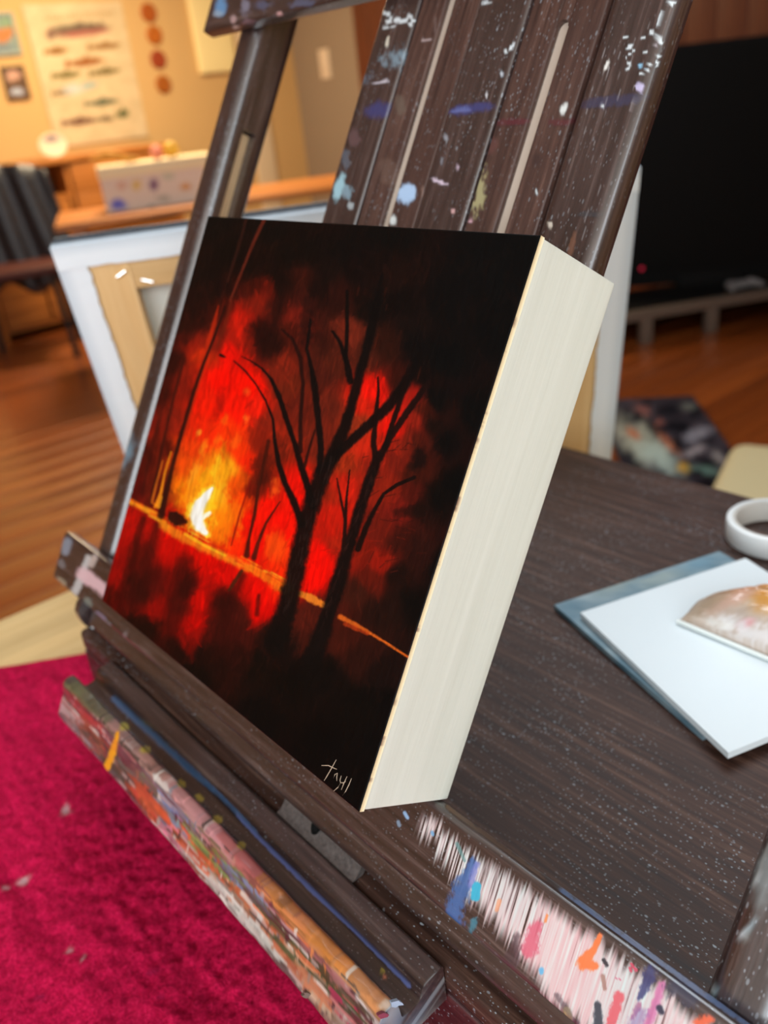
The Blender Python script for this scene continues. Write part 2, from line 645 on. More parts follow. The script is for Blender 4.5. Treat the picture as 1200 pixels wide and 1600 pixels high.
# ------------------------------------------------------------------ work table
TZ = ZP - 0.75 * W              # table top height
tab = empty('work_table', (0.1, 0.15, 0))
tag(tab, 'pale wooden work table with rounded corners under the easel', 'table')
tx0, tx1, ty0, ty1, tr = -1.57 * W, 3.4 * W, -1.05 * W, 2.78 * W, 0.62 * W
out = []
for cx, cy, a0 in ((tx1 - tr, ty1 - tr, 0), (tx0 + tr, ty1 - tr, 90), (tx0 + tr, ty0 + tr, 180), (tx1 - tr, ty0 + tr, 270)):
    for k in range(13):
        a = math.radians(a0 + 90 * k / 12)
        out.append((cx + tr * math.cos(a), cy + tr * math.sin(a)))
rings = [(0.0, TZ - 0.03), (0.0, TZ - 0.004), (0.0012, TZ - 0.0012), (0.004, TZ)]
V, F = [], []
cxm, cym = (tx0 + tx1) / 2, (ty0 + ty1) / 2
for ins, z in rings:
    for px_, py_ in out:
        dx, dy = px_ - cxm, py_ - cym
        dl = math.hypot(dx, dy)
        V.append((px_ - dx / dl * ins - 0.1, py_ - dy / dl * ins - 0.15, z))
m = len(out)
for i in range(3):
    for j in range(m):
        F.append([i * m + j, i * m + (j + 1) % m, (i + 1) * m + (j + 1) % m, (i + 1) * m + j])
F.append(list(range(m))[::-1])
F.append([3 * m + j for j in range(m)])
mesh('table_top', V, F, M_PALE, tab, False)
for lx in (tx0 + 0.14, tx1 - 0.14):
    for ly in (ty0 + 0.14, ty1 - 0.14):
        v, f = tube([(lx - 0.1, ly - 0.15, 0), (lx - 0.1, ly - 0.15, TZ - 0.03)], [0.018, 0.026], 16)
        mesh('leg', v, f, M_PALE, tab)
for yy in (ty0 + 0.14, ty1 - 0.14):
    v, f = rbox((tx0 + 0.14 - 0.1, tx1 - 0.14 - 0.1), (yy - 0.16, yy - 0.14), (TZ - 0.09, TZ - 0.03), 0.002)
    mesh('apron', v, f, M_PALE, tab)

# red towel, spread askew on the table and under the front of the easel box
TH = 0.02 * W
tw = NT('red_terry_cloth')
tv = tw.coords((1, 1, 1))
n1 = tw.noise(tv, 620, 4, 0.75)
n2 = tw.noise(tw.coords((14, 90, 14)), 1.0, 3)
tc_ = tw.ramp(n1, [(0.25, L(120, 4, 40)), (0.55, L(204, 18, 72)), (0.8, L(232, 50, 106))])
tc2 = tw.ramp(n2, [(0.35, (0.72, 0.68, 0.7)), (0.6, (1.08, 1.08, 1.08))])
ta = tw.n('ShaderNodeAttribute', attribute_name='paint')
tw.base(tw.mix(ta.outputs['Alpha'], tw.mix(0.8, tc_, tc2, 'MULTIPLY'), ta.outputs['Color']))
tw.b.inputs['Roughness'].default_value = 0.95
tw.b.inputs['Specular IOR Level'].default_value = 0.1
tw.bump(n1, 0.9, 0.0015)
e1 = np.array([0.54, 0.84])
e1 /= np.linalg.norm(e1)
e2 = np.array([e1[1], -e1[0]])
S0 = np.array([-0.18, 1.5])
nu, nv = 330, 300
uu, vv_ = np.meshgrid(np.linspace(0, 2.75, nu + 1), np.linspace(0, 3.4, nv + 1), indexing='ij')
wob = 0.012 * np.sin(vv_ * 9) * np.exp(-uu * 8)
XY = S0 - (uu[..., None] - wob[..., None]) * e1 + (vv_[..., None] + 0.015 * (fbm(uu * 3, vv_ * 0 + 2, 5) - 0.5)[..., None]) * e2
X_, Y_ = XY[..., 0], XY[..., 1]
edge = np.minimum(np.minimum(uu, 2.75 - uu), np.minimum(vv_, 3.4 - vv_))
free = smooth(0.0, 0.12, np.maximum(np.maximum(0.02 - Y_, -0.53 - X_), X_ - 1.62))  # folds only outside the box footprint
ripple = (fbm(X_ * 4.0, Y_ * 13, 11, 3) - 0.45) * 0.026 + (fbm(X_ * 34, Y_ * 70, 4, 2) - 0.5) * 0.016
knap = (rng.random(X_.shape) - 0.5) * 0.013
Z_ = TH / W * smooth(-0.005, 0.02, edge) + free * smooth(0.0, 0.08, edge) * (np.maximum(ripple, -0.012) + knap)
V = np.stack([X_ * W, Y_ * W, Z_ * W], -1).reshape(-1, 3)
ii = np.arange((nu + 1) * (nv + 1)).reshape(nu + 1, nv + 1)
F = np.stack([ii[:-1, :-1], ii[:-1, 1:], ii[1:, 1:], ii[1:, :-1]], -1).reshape(-1, 4)
p = Painter(V + np.array([0, 0, TZ]))
for it in ((38, 1377, 14, 5), (10, 1388, 6, 4), (104, 1268, 9, 7), (107, 1486, 7, 4), (130, 1500, 4, 3)):
    p.blob(*it, (206, 176, 178), -25, 0.8, 0.5, 0.7)
for it in ((240, 1520, 16, 6), (60, 1560, 12, 6), (250, 1560, 10, 4)):
    p.blob(*it, (92, 20, 60), -20, 0.5, 0.6, 0.7)
tow = mesh('towel', V + np.array([0, 0, 0.0004]), F, tw.m, rgba=p.linear())
tow.location = (0, 0, TZ)
tag(tow, 'crimson terry towel spread askew on the pale table', 'towel')

# ------------------------------------------------------------------ easel
BOXB = TZ + TH + 0.0008         # underside of the box
easel = empty('tabletop_easel', (0.535 * W, 0.2, BOXB))
tag(easel, 'dark stained box easel with leaning frame, spattered with paint', 'easel')
EO = np.array(easel.location)


def room_part(name, V, F, mat, rgba=None, parent=easel, **kw):     # V in world coordinates
    return mesh(name, np.asarray(V) - EO, F, mat, parent, rgba=rgba, **kw)


def frame_part(name, V, F, mat, rgba=None, parent=None):           # V in the leaning frame (x, into, up)
    o = mesh(name, V, F, mat, parent or easel, rgba=rgba)
    if parent is None:
        o.location = Vector((0, 0, ZP)) - easel.location
        o.rotation_euler = (-LEAN, 0, 0)
    return o


def fl2w(V):
    V = np.asarray(V, float)
    return np.stack([V[:, 0], V[:, 1] * cA + V[:, 2] * sA, ZP - V[:, 1] * sA + V[:, 2] * cA], 1)


def fbox(X, Y, Z, r=0.0015, n=(1, 1, 1)):                          # painting-frame ranges in W
    return rbox((X[0] * W, X[1] * W), (Z[0] * W, Z[1] * W), ((H - Y[1]) * W, (H - Y[0]) * W), r, n)


BZ = -0.32                      # box top, in W relative to the painting's lower edge
BX0, BX1, BY0, BY1 = -0.475, 1.575, 0.05, 2.0
# box: top board, four walls, bottom
v, f = rbox((BX0 * W, BX1 * W), (BY0 * W, BY1 * W), (ZP + (BZ - 0.07) * W, ZP + BZ * W), 0.0035, (40, 40, 2))
p = Painter(v, v[:, 2] > ZP + (BZ - 0.01) * W)
for x, y, rx, ry, c in ((973, 1290, 5, 4, (150, 190, 215)), (913, 1165, 7, 6, (120, 110, 75)), (893, 1160, 6, 4, (120, 85, 80)),
                        (1012, 1212, 16, 2.5, (130, 105, 88)), (1010, 1268, 8, 5, (110, 115, 130)), (1052, 1380, 4, 3, (150, 195, 225)),
                        (1105, 1378, 4, 3, (150, 190, 220)), (838, 1292, 6, 4, (110, 125, 115)), (930, 1385, 2, 6, (130, 100, 80)),
                        (830, 1240, 5, 5, (95, 95, 100)), (1075, 1275, 7, 5, (130, 140, 165)), (1138, 1435, 5, 3, (180, 200, 215))):
    p.blob(x, y, rx, ry, c, a=0.8)
room_part('box_lid', v, f, M_BOXTOP, p.linear())
zb0, zb1 = BOXB, ZP + (BZ - 0.07) * W
for nm, X, Y in (('box_front', (BX0, BX1), (BY0, BY0 + 0.06)), ('box_back', (BX0, BX1), (BY1 - 0.06, BY1)),
                 ('box_side', (BX0, BX0 + 0.06), (BY0 + 0.06, BY1 - 0.06)), ('box_side', (BX1 - 0.06, BX1), (BY0 + 0.06, BY1 - 0.06))):
    v, f = rbox((X[0] * W, X[1] * W), (Y[0] * W, Y[1] * W), (zb0, zb1), 0.0015, (4, 4, 2))
    room_part(nm, v, f, M_BOXSIDE)
v, f = rbox(((BX0 + .06) * W, (BX1 - .06) * W), ((BY0 + .06) * W, (BY1 - .06) * W), (zb0, zb0 + 0.006), 0)
room_part('box_bottom', v, f, M_BOXSIDE)
for fx in (BX0 + 0.12, BX1 - 0.12):
    v, f = tube([(fx * W, (BY1 - 0.12) * W, TZ), (fx * W, (BY1 - 0.12) * W, zb0 + 0.001)], 0.008, 16)
    room_part('rubber_foot', v, f, plain('black_rubber', (0.02, 0.02, 0.02), 0.8))


# tray: a channel moulding screwed to the front of the box
def rnd(prof, r=0.006, k=3):
    out_ = []
    m_ = len(prof)
    P = [np.array(q, float) for q in prof]
    for i in range(m_):
        a, b, c = P[i - 1], P[i], P[(i + 1) % m_]
        d1, d2 = a - b, c - b
        l1, l2 = np.linalg.norm(d1), np.linalg.norm(d2)
        rr = min(r, l1 * 0.4, l2 * 0.4)
        s, e = b + d1 / l1 * rr, b + d2 / l2 * rr
        for q in range(k + 1):
            t_ = q / k
            out_.append((1 - t_) ** 2 * s + 2 * t_ * (1 - t_) * b + t_ * t_ * e)
    return out_


def dense(prof, step):
    o_ = []
    for i in range(len(prof)):
        a, b = np.array(prof[i]), np.array(prof[(i + 1) % len(prof)])
        k = max(1, int(np.linalg.norm(b - a) / step))
        o_ += [a + (b - a) * j / k for j in range(k)]
    return o_


TX0, TX1 = -0.225, 1.112
tray_prof = [(0.047, -0.40), (0.047, -0.312), (0.004, -0.318), (-0.002, -0.326), (-0.008, -0.342), (-0.014, -0.346), (-0.036, -0.350),
             (-0.052, -0.346), (-0.056, -0.312), (-0.064, -0.300), (-0.085, -0.300), (-0.094, -0.310), (-0.104, -0.345), (-0.132, -0.395), (-0.128, -0.412)]
tp = dense(rnd(tray_prof), 0.0055)
V, F, m = sweep_x(tp, TX0, TX1, 330)
F.append(list(range(m)))
F.append([330 * m + j for j in range(m)][::-1])
# worn, slightly wavy moulding
q = np.array(V)
wavy = (fbm(q[:, 0] * 14, q[:, 1] * 30, 21, 3) - 0.5) * 0.006 * smooth(-0.05, -0.07, q[:, 1])
q[:, 1] += wavy
q[:, 2] += (fbm(q[:, 0] * 22, q[:, 1] * 40 + q[:, 2] * 40, 31, 3) - 0.5) * 0.006 * smooth(-0.04, -0.06, q[:, 1])
Vw = np.stack([q[:, 0] * W, q[:, 1] * W, ZP + q[:, 2] * W], 1)
tray_q = np.array(V)
p = Painter(Vw)
xq, yq, zq = tray_q[:, 0], tray_q[:, 1], tray_q[:, 2]
# arc length coordinate down the front: 0 rail top .. 1 bottom edge
fr_ = np.clip((-0.300 - zq) / 0.112, 0, 1)
front = (yq < -0.0555) & (zq > -0.405)
sx = (xq - TX0) / (TX1 - TX0)
streak = fbm(sx * 16, fr_ * 7, 41, 4)
fine = fbm(sx * 120 + fr_ * 9, fr_ * 5, 43, 3)


def band(lo, hi, x0, x1, col, a=0.95, jit=0.35, soft=0.05, fs=0.06):
    jit = jit if hi > 0.3 else 0.06
    j = (streak - 0.5) * jit + (fine - 0.5) * jit * 1.1
    m_ = smooth(lo - soft, lo + soft, fr_ + j) * (1 - smooth(hi - soft, hi + soft, fr_ + j))
    m_ = m_ * smooth(x0 - fs, x0 + fs, sx + j * 0.3) * (1 - smooth(x1 - fs, x1 + fs, sx + j * 0.3))
    ix = np.where(front & (m_ > 0.001))[0]
    p.over(ix, col, a * m_[ix])


TP = """0 0 104 104 74;0 .3 190 80 80;0 .6 200 160 165;0 .9 110 100 105;.15 0 90 86 66;.15 .3 176 70 56;.15 .6 150 70 60;.15 .85 130 118 128;.25 0 150 110 105;.25 .25 84 74 74;.25 .5 70 60 60;.25 .8 60 54 54;
.38 0 190 140 130;.38 .2 96 92 90;.38 .35 84 108 78;.38 .5 190 70 50;.38 .7 196 80 50;.38 .9 90 80 80;.48 0 200 140 140;.48 .2 120 130 140;.48 .35 92 134 172;.48 .55 200 84 44;.48 .75 205 120 140;.48 .95 190 190 180;
.58 0 205 140 146;.58 .25 120 150 70;.58 .4 100 140 76;.58 .55 196 80 46;.58 .75 205 205 195;.58 .95 150 150 140;.68 0 190 100 100;.68 .22 104 140 72;.68 .36 100 136 170;.68 .5 190 100 60;.68 .7 210 210 202;.68 .9 120 118 112;
.78 0 200 124 64;.78 .2 140 80 90;.78 .35 48 84 48;.78 .55 196 104 64;.78 .75 200 196 188;.78 .92 80 74 70;.88 0 204 126 58;.88 .2 160 110 105;.88 .35 34 74 40;.88 .55 190 120 84;.88 .75 176 150 128;.88 .92 70 64 62;
.97 0 196 130 80;.97 .2 170 165 160;.97 .35 40 70 40;.97 .55 178 44 84;.97 .75 200 180 165;.97 .95 110 90 70"""
tpc = np.array([[float(a_) for a_ in b_.split()] for b_ in TP.replace('\n', '').split(';')])
fidx = np.where(front)[0]
fs_, ff_ = sx[fidx], fr_[fidx]


def tray_col(a_, b_, pw=2.2):
    d2_ = ((np.atleast_1d(a_)[:, None] - tpc[None, :, 0]) * 2.2) ** 2 + (np.atleast_1d(b_)[:, None] - tpc[None, :, 1]) ** 2 + 1e-4
    w__ = d2_ ** -pw
    return (w__ @ tpc[:, 2:]) / w__.sum(1, keepdims=True)


p.over(fidx, tray_col(fs_, ff_) * 0.9, np.full(len(fidx), 0.97))
for k in range(900):                          # long dragged strokes along the rail, short bristle marks across it
    a_, b_ = random.uniform(-0.03, 1.03), random.uniform(0.0, 1.0)
    top_ = b_ < 0.1
    c_ = tray_col(min(1, max(0, a_ + random.gauss(0, 0.03))), min(1, max(0, b_ + (0 if top_ else random.gauss(0, 0.12)))), 3.0)[0] * random.uniform(0.6, 1.12)
    if random.random() < 0.16:
        c_ = np.array(random.choice(((44, 36, 36), (60, 52, 50), (206, 200, 192), (170, 150, 146))))
    la, lb = (random.uniform(0.008, 0.05), random.uniform(0.012, 0.05)) if random.random() < 0.75 else (random.uniform(0.002, 0.006), random.uniform(0.05, 0.15))
    m_ = (abs(fs_ - a_) < la * 1.5) & (abs(ff_ - b_) < lb * 1.6)
    if not m_.any():
        continue
    dd = np.hypot((fs_[m_] - a_) / la, (ff_[m_] - b_ + 0.15 * (fs_[m_] - a_)) / lb) + 1.2 * (fine[fidx[m_]] - 0.5)
    p.over(fidx[m_], np.clip(c_, 0, 235), 0.8 * (1 - smooth(0.7, 1.1, dd)))
p.stroke([(184, 1145, 5), (176, 1175, 11), (166, 1200, 12)], (226, 150, 24), 1, 0.2, 0.5)
p.blob(90, 1100, 6, 14, (225, 215, 215), 20)
for x, y in ((194, 1135), (228, 1170), (285, 1225), (312, 1248), (340, 1280), (378, 1322)):
    p.blob(x, y, 8, 6, (186, 172, 60), 40, 0.9, 0.4, 0.6)
p.stroke([(178, 1092, 10), (240, 1150, 10), (300, 1205, 10), (340, 1240, 7), (400, 1300, 5)], (66, 104, 146), 0.85, 0.5, 0.4)
p.stroke([(372, 1275, 6), (420, 1325, 6), (490, 1395, 6), (540, 1440, 7), (600, 1500, 7), (640, 1540, 8)], (108, 124, 186), 0.85, 0.4, 0.5)
p.blob(597, 1517, 6, 4, (150, 140, 50), 45)
p.blob(600, 1528, 4, 3, (200, 120, 90), 45)
endm = xq > TX1 - 1e-6
ix = np.where(endm)[0]
nn = fbm(yq[ix] * 60, zq[ix] * 90, 51, 3)
p.over(ix, (132, 138, 140), smooth(0.35, 0.7, nn))
p.over(ix, (150, 176, 200), 0.8 * smooth(-0.03, -0.07, yq[ix]))
# the end cap polygons are split so they can carry colour
room_part('tray', Vw, F, M_DARK_X, p.linear())
# crusts of dried paint at the rail's near end
tray = easel.children[-1]
for k, (xa, ya, za, c, sz) in enumerate(((1.108, -0.058, -0.302, (150, 168, 190), 0.011), (1.104, -0.088, -0.306, (128, 60, 78), 0.010),
                                         (1.11, -0.098, -0.330, (188, 160, 130), 0.009), (0.93, -0.128, -0.392, (110, 96, 88), 0.010))):
    n_ = 10
    vv2 = [rw(xa, ya, za)]
    for j in range(n_):
        a = 2 * math.pi * j / n_
        rr = sz * (0.6 + 0.8 * random.random())
        vv2.append(rw(xa + 0.5 * rr * math.cos(a), ya + rr * math.cos(a) * 0.7, za + rr * math.sin(a) * 0.7))
    top = [np.array(q_) + np.array([0.002, -0.0006, 0.0014]) for q_ in vv2]
    VV = vv2 + top
    FF = [[0, 1 + (j + 1) % n_, 1 + j] for j in range(n_)] + [[n_ + 1, n_ + 2 + j, n_ + 2 + (j + 1) % n_] for j in range(n_)] \
        + [[1 + j, 1 + (j + 1) % n_, n_ + 2 + (j + 1) % n_, n_ + 2 + j] for j in range(n_)]
    col = np.concatenate([s2l(c), [1]])
    mesh('paint_crust', np.array(VV) - EO, FF, M_PAINTED, tray, rgba=np.tile(col, (len(VV), 1)))

M_LINING = wood('bare_slot_wood', L(176, 146, 110), L(206, 176, 136), L(222, 196, 160), axis='z', painted=False)
# posts with a long slot through them
FZ = D                          # front plane of posts and mast planks


def sweep_z(prof, z0, z1, n):
    """closed counter-clockwise (x,y) profile swept upward, with end caps."""
    m_ = len(prof)
    V_ = [(q_[0], q_[1], z0 + (z1 - z0) * k / n) for k in range(n + 1) for q_ in prof]
    F_ = [[k * m_ + j, k * m_ + (j + 1) % m_, (k + 1) * m_ + (j + 1) % m_, (k + 1) * m_ + j] for k in range(n) for j in range(m_)]
    F_ += [list(range(m_))[::-1], [n * m_ + j for j in range(m_)]]
    return np.array(V_), F_


def post(X0, X1):
    """post with a long slot cut into its side faces, front edges well rounded."""
    Z0, Z1 = FZ, FZ + 0.125
    top, bot = -0.92, 1.185
    za, zb_ = 0.266, 0.308
    ys, ye = -0.345, 0.72
    x0, x1, y0, ya_, yb_, y1 = X0 * W, X1 * W, Z0 * W, za * W, zb_ * W, Z1 * W
    zz = lambda Y: (H - Y) * W
    r_ = 0.0062
    arc = lambda cx, cy, a0: [(cx + r_ * math.cos(math.radians(a0 + 15 * k)), cy + r_ * math.sin(math.radians(a0 + 15 * k))) for k in range(7)]
    fx = [x0 + r_ + (x1 - x0 - 2 * r_) * k / 6 for k in range(1, 6)]
    front_ = [(x0, ya_)] + arc(x0 + r_, y0 + r_, 180) + [(q_, y0) for q_ in fx] + arc(x1 - r_, y0 + r_, 270) + [(x1, ya_)]
    r2 = 0.002
    back_ = [(x0, yb_), (x1, yb_), (x1, y1 - r2), (x1 - r2, y1), (x0 + r2, y1), (x0, y1 - r2)]
    return [sweep_z(front_, zz(bot), zz(top), 110), sweep_z(back_, zz(bot), zz(top), 8),
            sweep_z([(x0, ya_), (x1, ya_), (x1, yb_), (x0, yb_)], zz(ys), zz(top), 4), sweep_z([(x0, ya_), (x1, ya_), (x1, yb_), (x0, yb_)], zz(bot), zz(ye), 4)]


for X0, X1 in ((-0.535, -0.43), (1.505, 1.615)):
    v, f = join(post(X0, X1))
    wv = fl2w(v)
    p = Painter(wv, v[:, 1] < (FZ + 0.02) * W)
    if X0 < 0:
        p.blob(188, 700, 20, 34, (120, 160, 180), 15, 0.85, 0.6, 0.5)
        p.blob(216, 607, 8, 8, (130, 125, 40), 0, 0.8)
        p.blob(252, 475, 5, 7, (24, 22, 30), 0, 0.9)
    else:
        for k in range(40):
            p.blob(1110 + 110 * random.random(), 1290 + 320 * random.random(), 2 + 2 * random.random(), 2 + 3 * random.random(),
                   random.choice(((170, 195, 205), (150, 160, 160), (190, 200, 205), (190, 100, 110))), 0, 0.8)
        p.blob(1195, 1370, 18, 50, (128, 138, 140), 10, 0.7, 0.7, 1.0)
    post_o = frame_part('side_post', v, f, M_DARK_Z, p.linear())
    lv, lf = fbox((X0 + 0.03, X1 - 0.03), (-0.34, 0.715), (0.267, 0.307), 0, (1, 1, 1))
    mesh('slot_lining', lv, lf, M_LINING, post_o)
    # rounded foot that seats the post on the box
    xm = (X0 + X1) / 2 * W
    foot = []
    for (yy, zz, rr) in ((0.07, -0.255, 0.06), (0.095, -0.29, 0.07), (0.12, -0.3195, 0.078)):
        foot.append((yy, zz, rr))
    pts = [(0.075, -0.22), (0.055, -0.25), (0.06, -0.29), (0.078, BZ + 0.0005), (0.235, BZ + 0.0005), (0.24, -0.28), (0.22, -0.24), (0.20, -0.19)]
    xa, xb = (X0 + 0.012, X1 - 0.012) if X0 > 0 else (X0 + 0.012, X1 - 0.012)
    VV, FF, mm = sweep_x(rnd(pts, 0.02, 3), max(xa, BX0 + 0.004) * W / W, min(xb, BX1 - 0.004), 2)
    FF.append(list(range(mm)))
    FF.append([2 * mm + j for j in range(mm)][::-1])
    VV = np.stack([VV[:, 0] * W, VV[:, 1] * W, ZP + VV[:, 2] * W], 1)
    room_part('post_foot', VV, FF, M_DARK_X)

# mast: three dark planks and two slotted strips between them
TOPY, BOTY = -0.86, 1.10


def plank_paint(v, items, strokes=()):
    p_ = Painter(fl2w(v), v[:, 1] < (FZ + 0.03) * W)
    for it in items:
        p_.blob(*it[:5], **it[5])
    for st in strokes:
        p_.stroke(*st[:2], **st[2])
    return p_.linear()


WH, LB, NV = (205, 215, 220), (140, 172, 190), (46, 54, 108)
P1 = [(600 + random.random() * 48, 20 + random.random() * 26, 3 + 3 * random.random(), 2 + 3 * random.random(), WH, dict(a=0.95)) for _ in range(16)]
P1 += [(618, 92, 22, 16, (120, 145, 160), dict(a=0.75, rag=1.3, soft=0.8)), (605, 66, 3, 9, (200, 195, 180), dict(ang=10)), (596, 128, 16, 3, (190, 185, 195), dict(ang=-12)),
       (592, 172, 26, 14, NV, dict(a=0.8, ang=-8, soft=0.6)), (530, 292, 8, 24, (150, 188, 200), dict(ang=15, a=0.9)), (542, 300, 10, 10, (130, 160, 175), dict(a=0.7, rag=1.0)),
       (553, 215, 10, 16, (96, 72, 76), dict(a=0.6)), (560, 120, 18, 10, (100, 120, 140), dict(a=0.4, rag=1.2)), (548, 322, 6, 7, (175, 185, 190), dict(a=0.7)), (540, 250, 6, 16, (90, 105, 120), dict(a=0.5, rag=1.0))]
v, f = fbox((0.125, 0.254), (TOPY, BOTY), (FZ, FZ + 0.06), 0.0015, (26, 3, 330))
frame_part('mast_plank', v, f, M_DARK_Z, plank_paint(v, P1))
PC = [(712, 34, 8, 14, (215, 225, 222), dict(ang=15)), (708, 60, 12, 12, (180, 205, 212), dict()), (745, 4, 16, 4, WH, dict(rag=1.0)), (800, 72, 3, 8, WH, dict(ang=30)),
      (790, 80, 3, 3, WH, dict()), (735, 170, 42, 9, NV, dict(a=0.85, ang=-8, soft=0.5)), (722, 172, 20, 4, (92, 104, 160), dict(a=0.8, ang=-8)), (686, 284, 15, 4, (200, 182, 198), dict(ang=18)),
      (715, 262, 3, 5, (170, 150, 165), dict()), (708, 330, 4, 5, (190, 150, 150), dict()), (697, 215, 4, 7, (150, 155, 165), dict(a=0.7)), (784, 115, 3, 5, (170, 180, 190), dict()), (760, 150, 2, 6, (190, 190, 195), dict()), (690, 250, 3, 8, (120, 125, 135), dict(a=0.7))]
v, f = fbox((0.452, 0.596), (TOPY, BOTY), (FZ, FZ + 0.06), 0.0015, (28, 3, 330))
frame_part('mast_plank', v, f, M_DARK_Z, plank_paint(v, PC))
P5 = [(975 + 60 * random.random(), 45 + 70 * random.random(), 1.5 + 4 * random.random(), 1.5 + 2 * random.random(), WH, dict(ang=-10)) for _ in range(34)]
P5 += [(948, 102, 3, 10, (215, 215, 210), dict(ang=25)), (1000, 103, 5, 4, (130, 180, 210), dict()), (1000, 136, 7, 8, (180, 172, 205), dict(ang=10)), (955, 158, 52, 10, (44, 46, 74), dict(a=0.8, ang=-6, soft=0.4)),
       (1022, 68, 4, 7, (210, 200, 210), dict()), (1030, 30, 3, 14, (195, 205, 210), dict(ang=15)), (860, 352, 4, 6, (190, 180, 168), dict()), (940, 165, 3, 3, WH, dict()), (920, 335, 24, 4, (46, 50, 56), dict(a=0.7)),
       (893, 385, 5, 26, (128, 84, 62), dict(a=0.5, ang=15)), (1050, 5, 6, 4, WH, dict())]
S5 = []
for k in range(90):
    t_, u_ = random.random(), random.random()
    x_, y_ = 905 + 135 * u_ - 130 * t_, 20 + 370 * t_
    l_ = random.uniform(6, 22)
    S5.append(([(x_, y_, 1.6), (x_ - 0.33 * l_, y_ + l_, 1.0)], (158, 152, 154), dict(a=random.uniform(0.2, 0.6), rag=0.6)))
v, f = fbox((0.79, 0.938), (TOPY, BOTY), (FZ, FZ + 0.06), 0.005, (30, 6, 360))
frame_part('mast_plank', v, f, M_DARK_Z, plank_paint(v, P5, S5))


def strip(X0, X1, gx, gw, gtop, depth, thick):
    """a strip with a groove routed down it; the groove ends in a half round when gtop is given."""
    Zf = FZ + 0.004
    zt = (H - TOPY) * W
    z0 = (H - BOTY) * W
    x0, x1, a, b = X0 * W, X1 * W, (gx - gw / 2) * W, (gx + gw / 2) * W
    y0, y1, yg = Zf * W, (Zf + thick) * W, (Zf + depth) * W
    parts = [rbox((x0, a), (y0, y1), (z0, zt), 0.001, (14, 3, 300)), rbox((b, x1), (y0, y1), (z0, zt), 0.001, (14, 3, 300)), rbox((a - 0.0002, b + 0.0002), (yg, y1), (z0, zt), 0, (2, 1, 60))]
    if gtop is not None:
        zc = (H - gtop) * W
        r_ = (b - a) / 2
        arc = [(a + r_ - r_ * math.cos(math.pi * k / 12), zc - r_ + r_ * math.sin(math.pi * k / 12)) for k in range(13)]
        poly = [(a - 0.0002, zc - r_)] + arc + [(b + 0.0002, zc - r_), (b + 0.0002, zt - 0.001), (a - 0.0002, zt - 0.001)]
        n_ = len(poly)
        VV = [(x, y0 + 0.0001, z) for x, z in poly] + [(x, y1, z) for x, z in poly]
        FF = [list(range(n_)), [n_ + k for k in range(n_)][::-1]] + [[k, n_ + k, n_ + (k + 1) % n_, (k + 1) % n_] for k in range(n_)]
        parts.append((np.array(VV), FF))
    return join(parts) + (yg, a, b)


for X0, X1, gx, gw, gtop, items in ((0.257, 0.449, 0.352, 0.026, None, [(636, 303, 17, 16, (158, 182, 212), dict(a=0.95, soft=0.3)), (614, 344, 6, 8, (200, 205, 205), dict()), (665, 62, 10, 3, (180, 160, 160), dict(a=0.8)), (680, 40, 3, 16, (110, 92, 88), dict(a=0.5)),
                                                                       (625, 165, 10, 16, (96, 84, 74), dict(a=0.6)), (606, 268, 16, 22, (104, 82, 72), dict(a=0.4)), (660, 300, 3, 12, (128, 100, 90), dict(a=0.5))]),
                                    (0.600, 0.786, 0.695, 0.028, -0.487, [(750, 300, 9, 34, (150, 142, 104), dict(ang=10, a=0.9, rag=0.9)), (881, 170, 5, 10, (205, 208, 205), dict(ang=20)), (800, 190, 36, 6, (84, 30, 40), dict(a=0.7, ang=-3)), (880, 190, 30, 6, (84, 30, 40), dict(a=0.6, ang=-3)),
                                                                           (838, 175, 3, 8, (170, 165, 160), dict(a=0.4)), (735, 345, 4, 4, (190, 150, 160), dict()), (765, 225, 14, 16, (100, 62, 58), dict(a=0.5)), (838, 250, 9, 10, (52, 36, 34), dict(a=0.7)), (838, 300, 2, 5, WH, dict(a=0.8))])):
    (v, f, yg, ga, gb) = strip(X0, X1, gx, gw, gtop, 0.012, 0.05)
    rgba = plank_paint(v, items)
    inside = (v[:, 0] > ga - 0.0004) & (v[:, 0] < gb + 0.0004) & (v[:, 1] > yg - 0.0005)
    gcol = s2l((182, 166, 152))  # bare-wood grey, lightened to stand in for light on the groove's wall
    rgba[inside, :3] = gcol
    rgba[inside, 3] = 0.9
    wall = (abs(v[:, 0] - gb) < 0.0004) & (v[:, 1] > (FZ + 0.008) * W)
    rgba[wall, :3] = gcol
    rgba[wall, 3] = 0.8
    frame_part('slotted_strip', v, f, M_STRIP, rgba)

# cross bar at the top of the frame
v, f = fbox((-0.665, 1.735), (-0.76, -0.603), (0.182, FZ - 0.001), 0.0015, (220, 3, 26))
p = Painter(fl2w(v))
for it in ((345, 10, 10, 18, (88, 138, 182), dict(ang=15)), (340, 22, 8, 6, (150, 165, 180), dict(a=0.7)), (383, 10, 8, 14, (130, 130, 150), dict(a=0.7, rag=1.0)), (365, 30, 5, 8, (180, 150, 150), dict(a=0.8)), (437, 22, 6, 4, (205, 160, 160), dict()),
           (410, 8, 14, 8, (78, 90, 120), dict(a=0.6, rag=1.0)), (470, 6, 18, 6, (80, 94, 124), dict(a=0.6, rag=1.0)), (390, 35, 14, 5, (130, 104, 118), dict(a=0.6)), (368, 42, 6, 3, (200, 190, 190), dict())):
    p.blob(*it[:5], **it[5])
frame_part('cross_bar', v, f, M_DARK_X, p.linear())

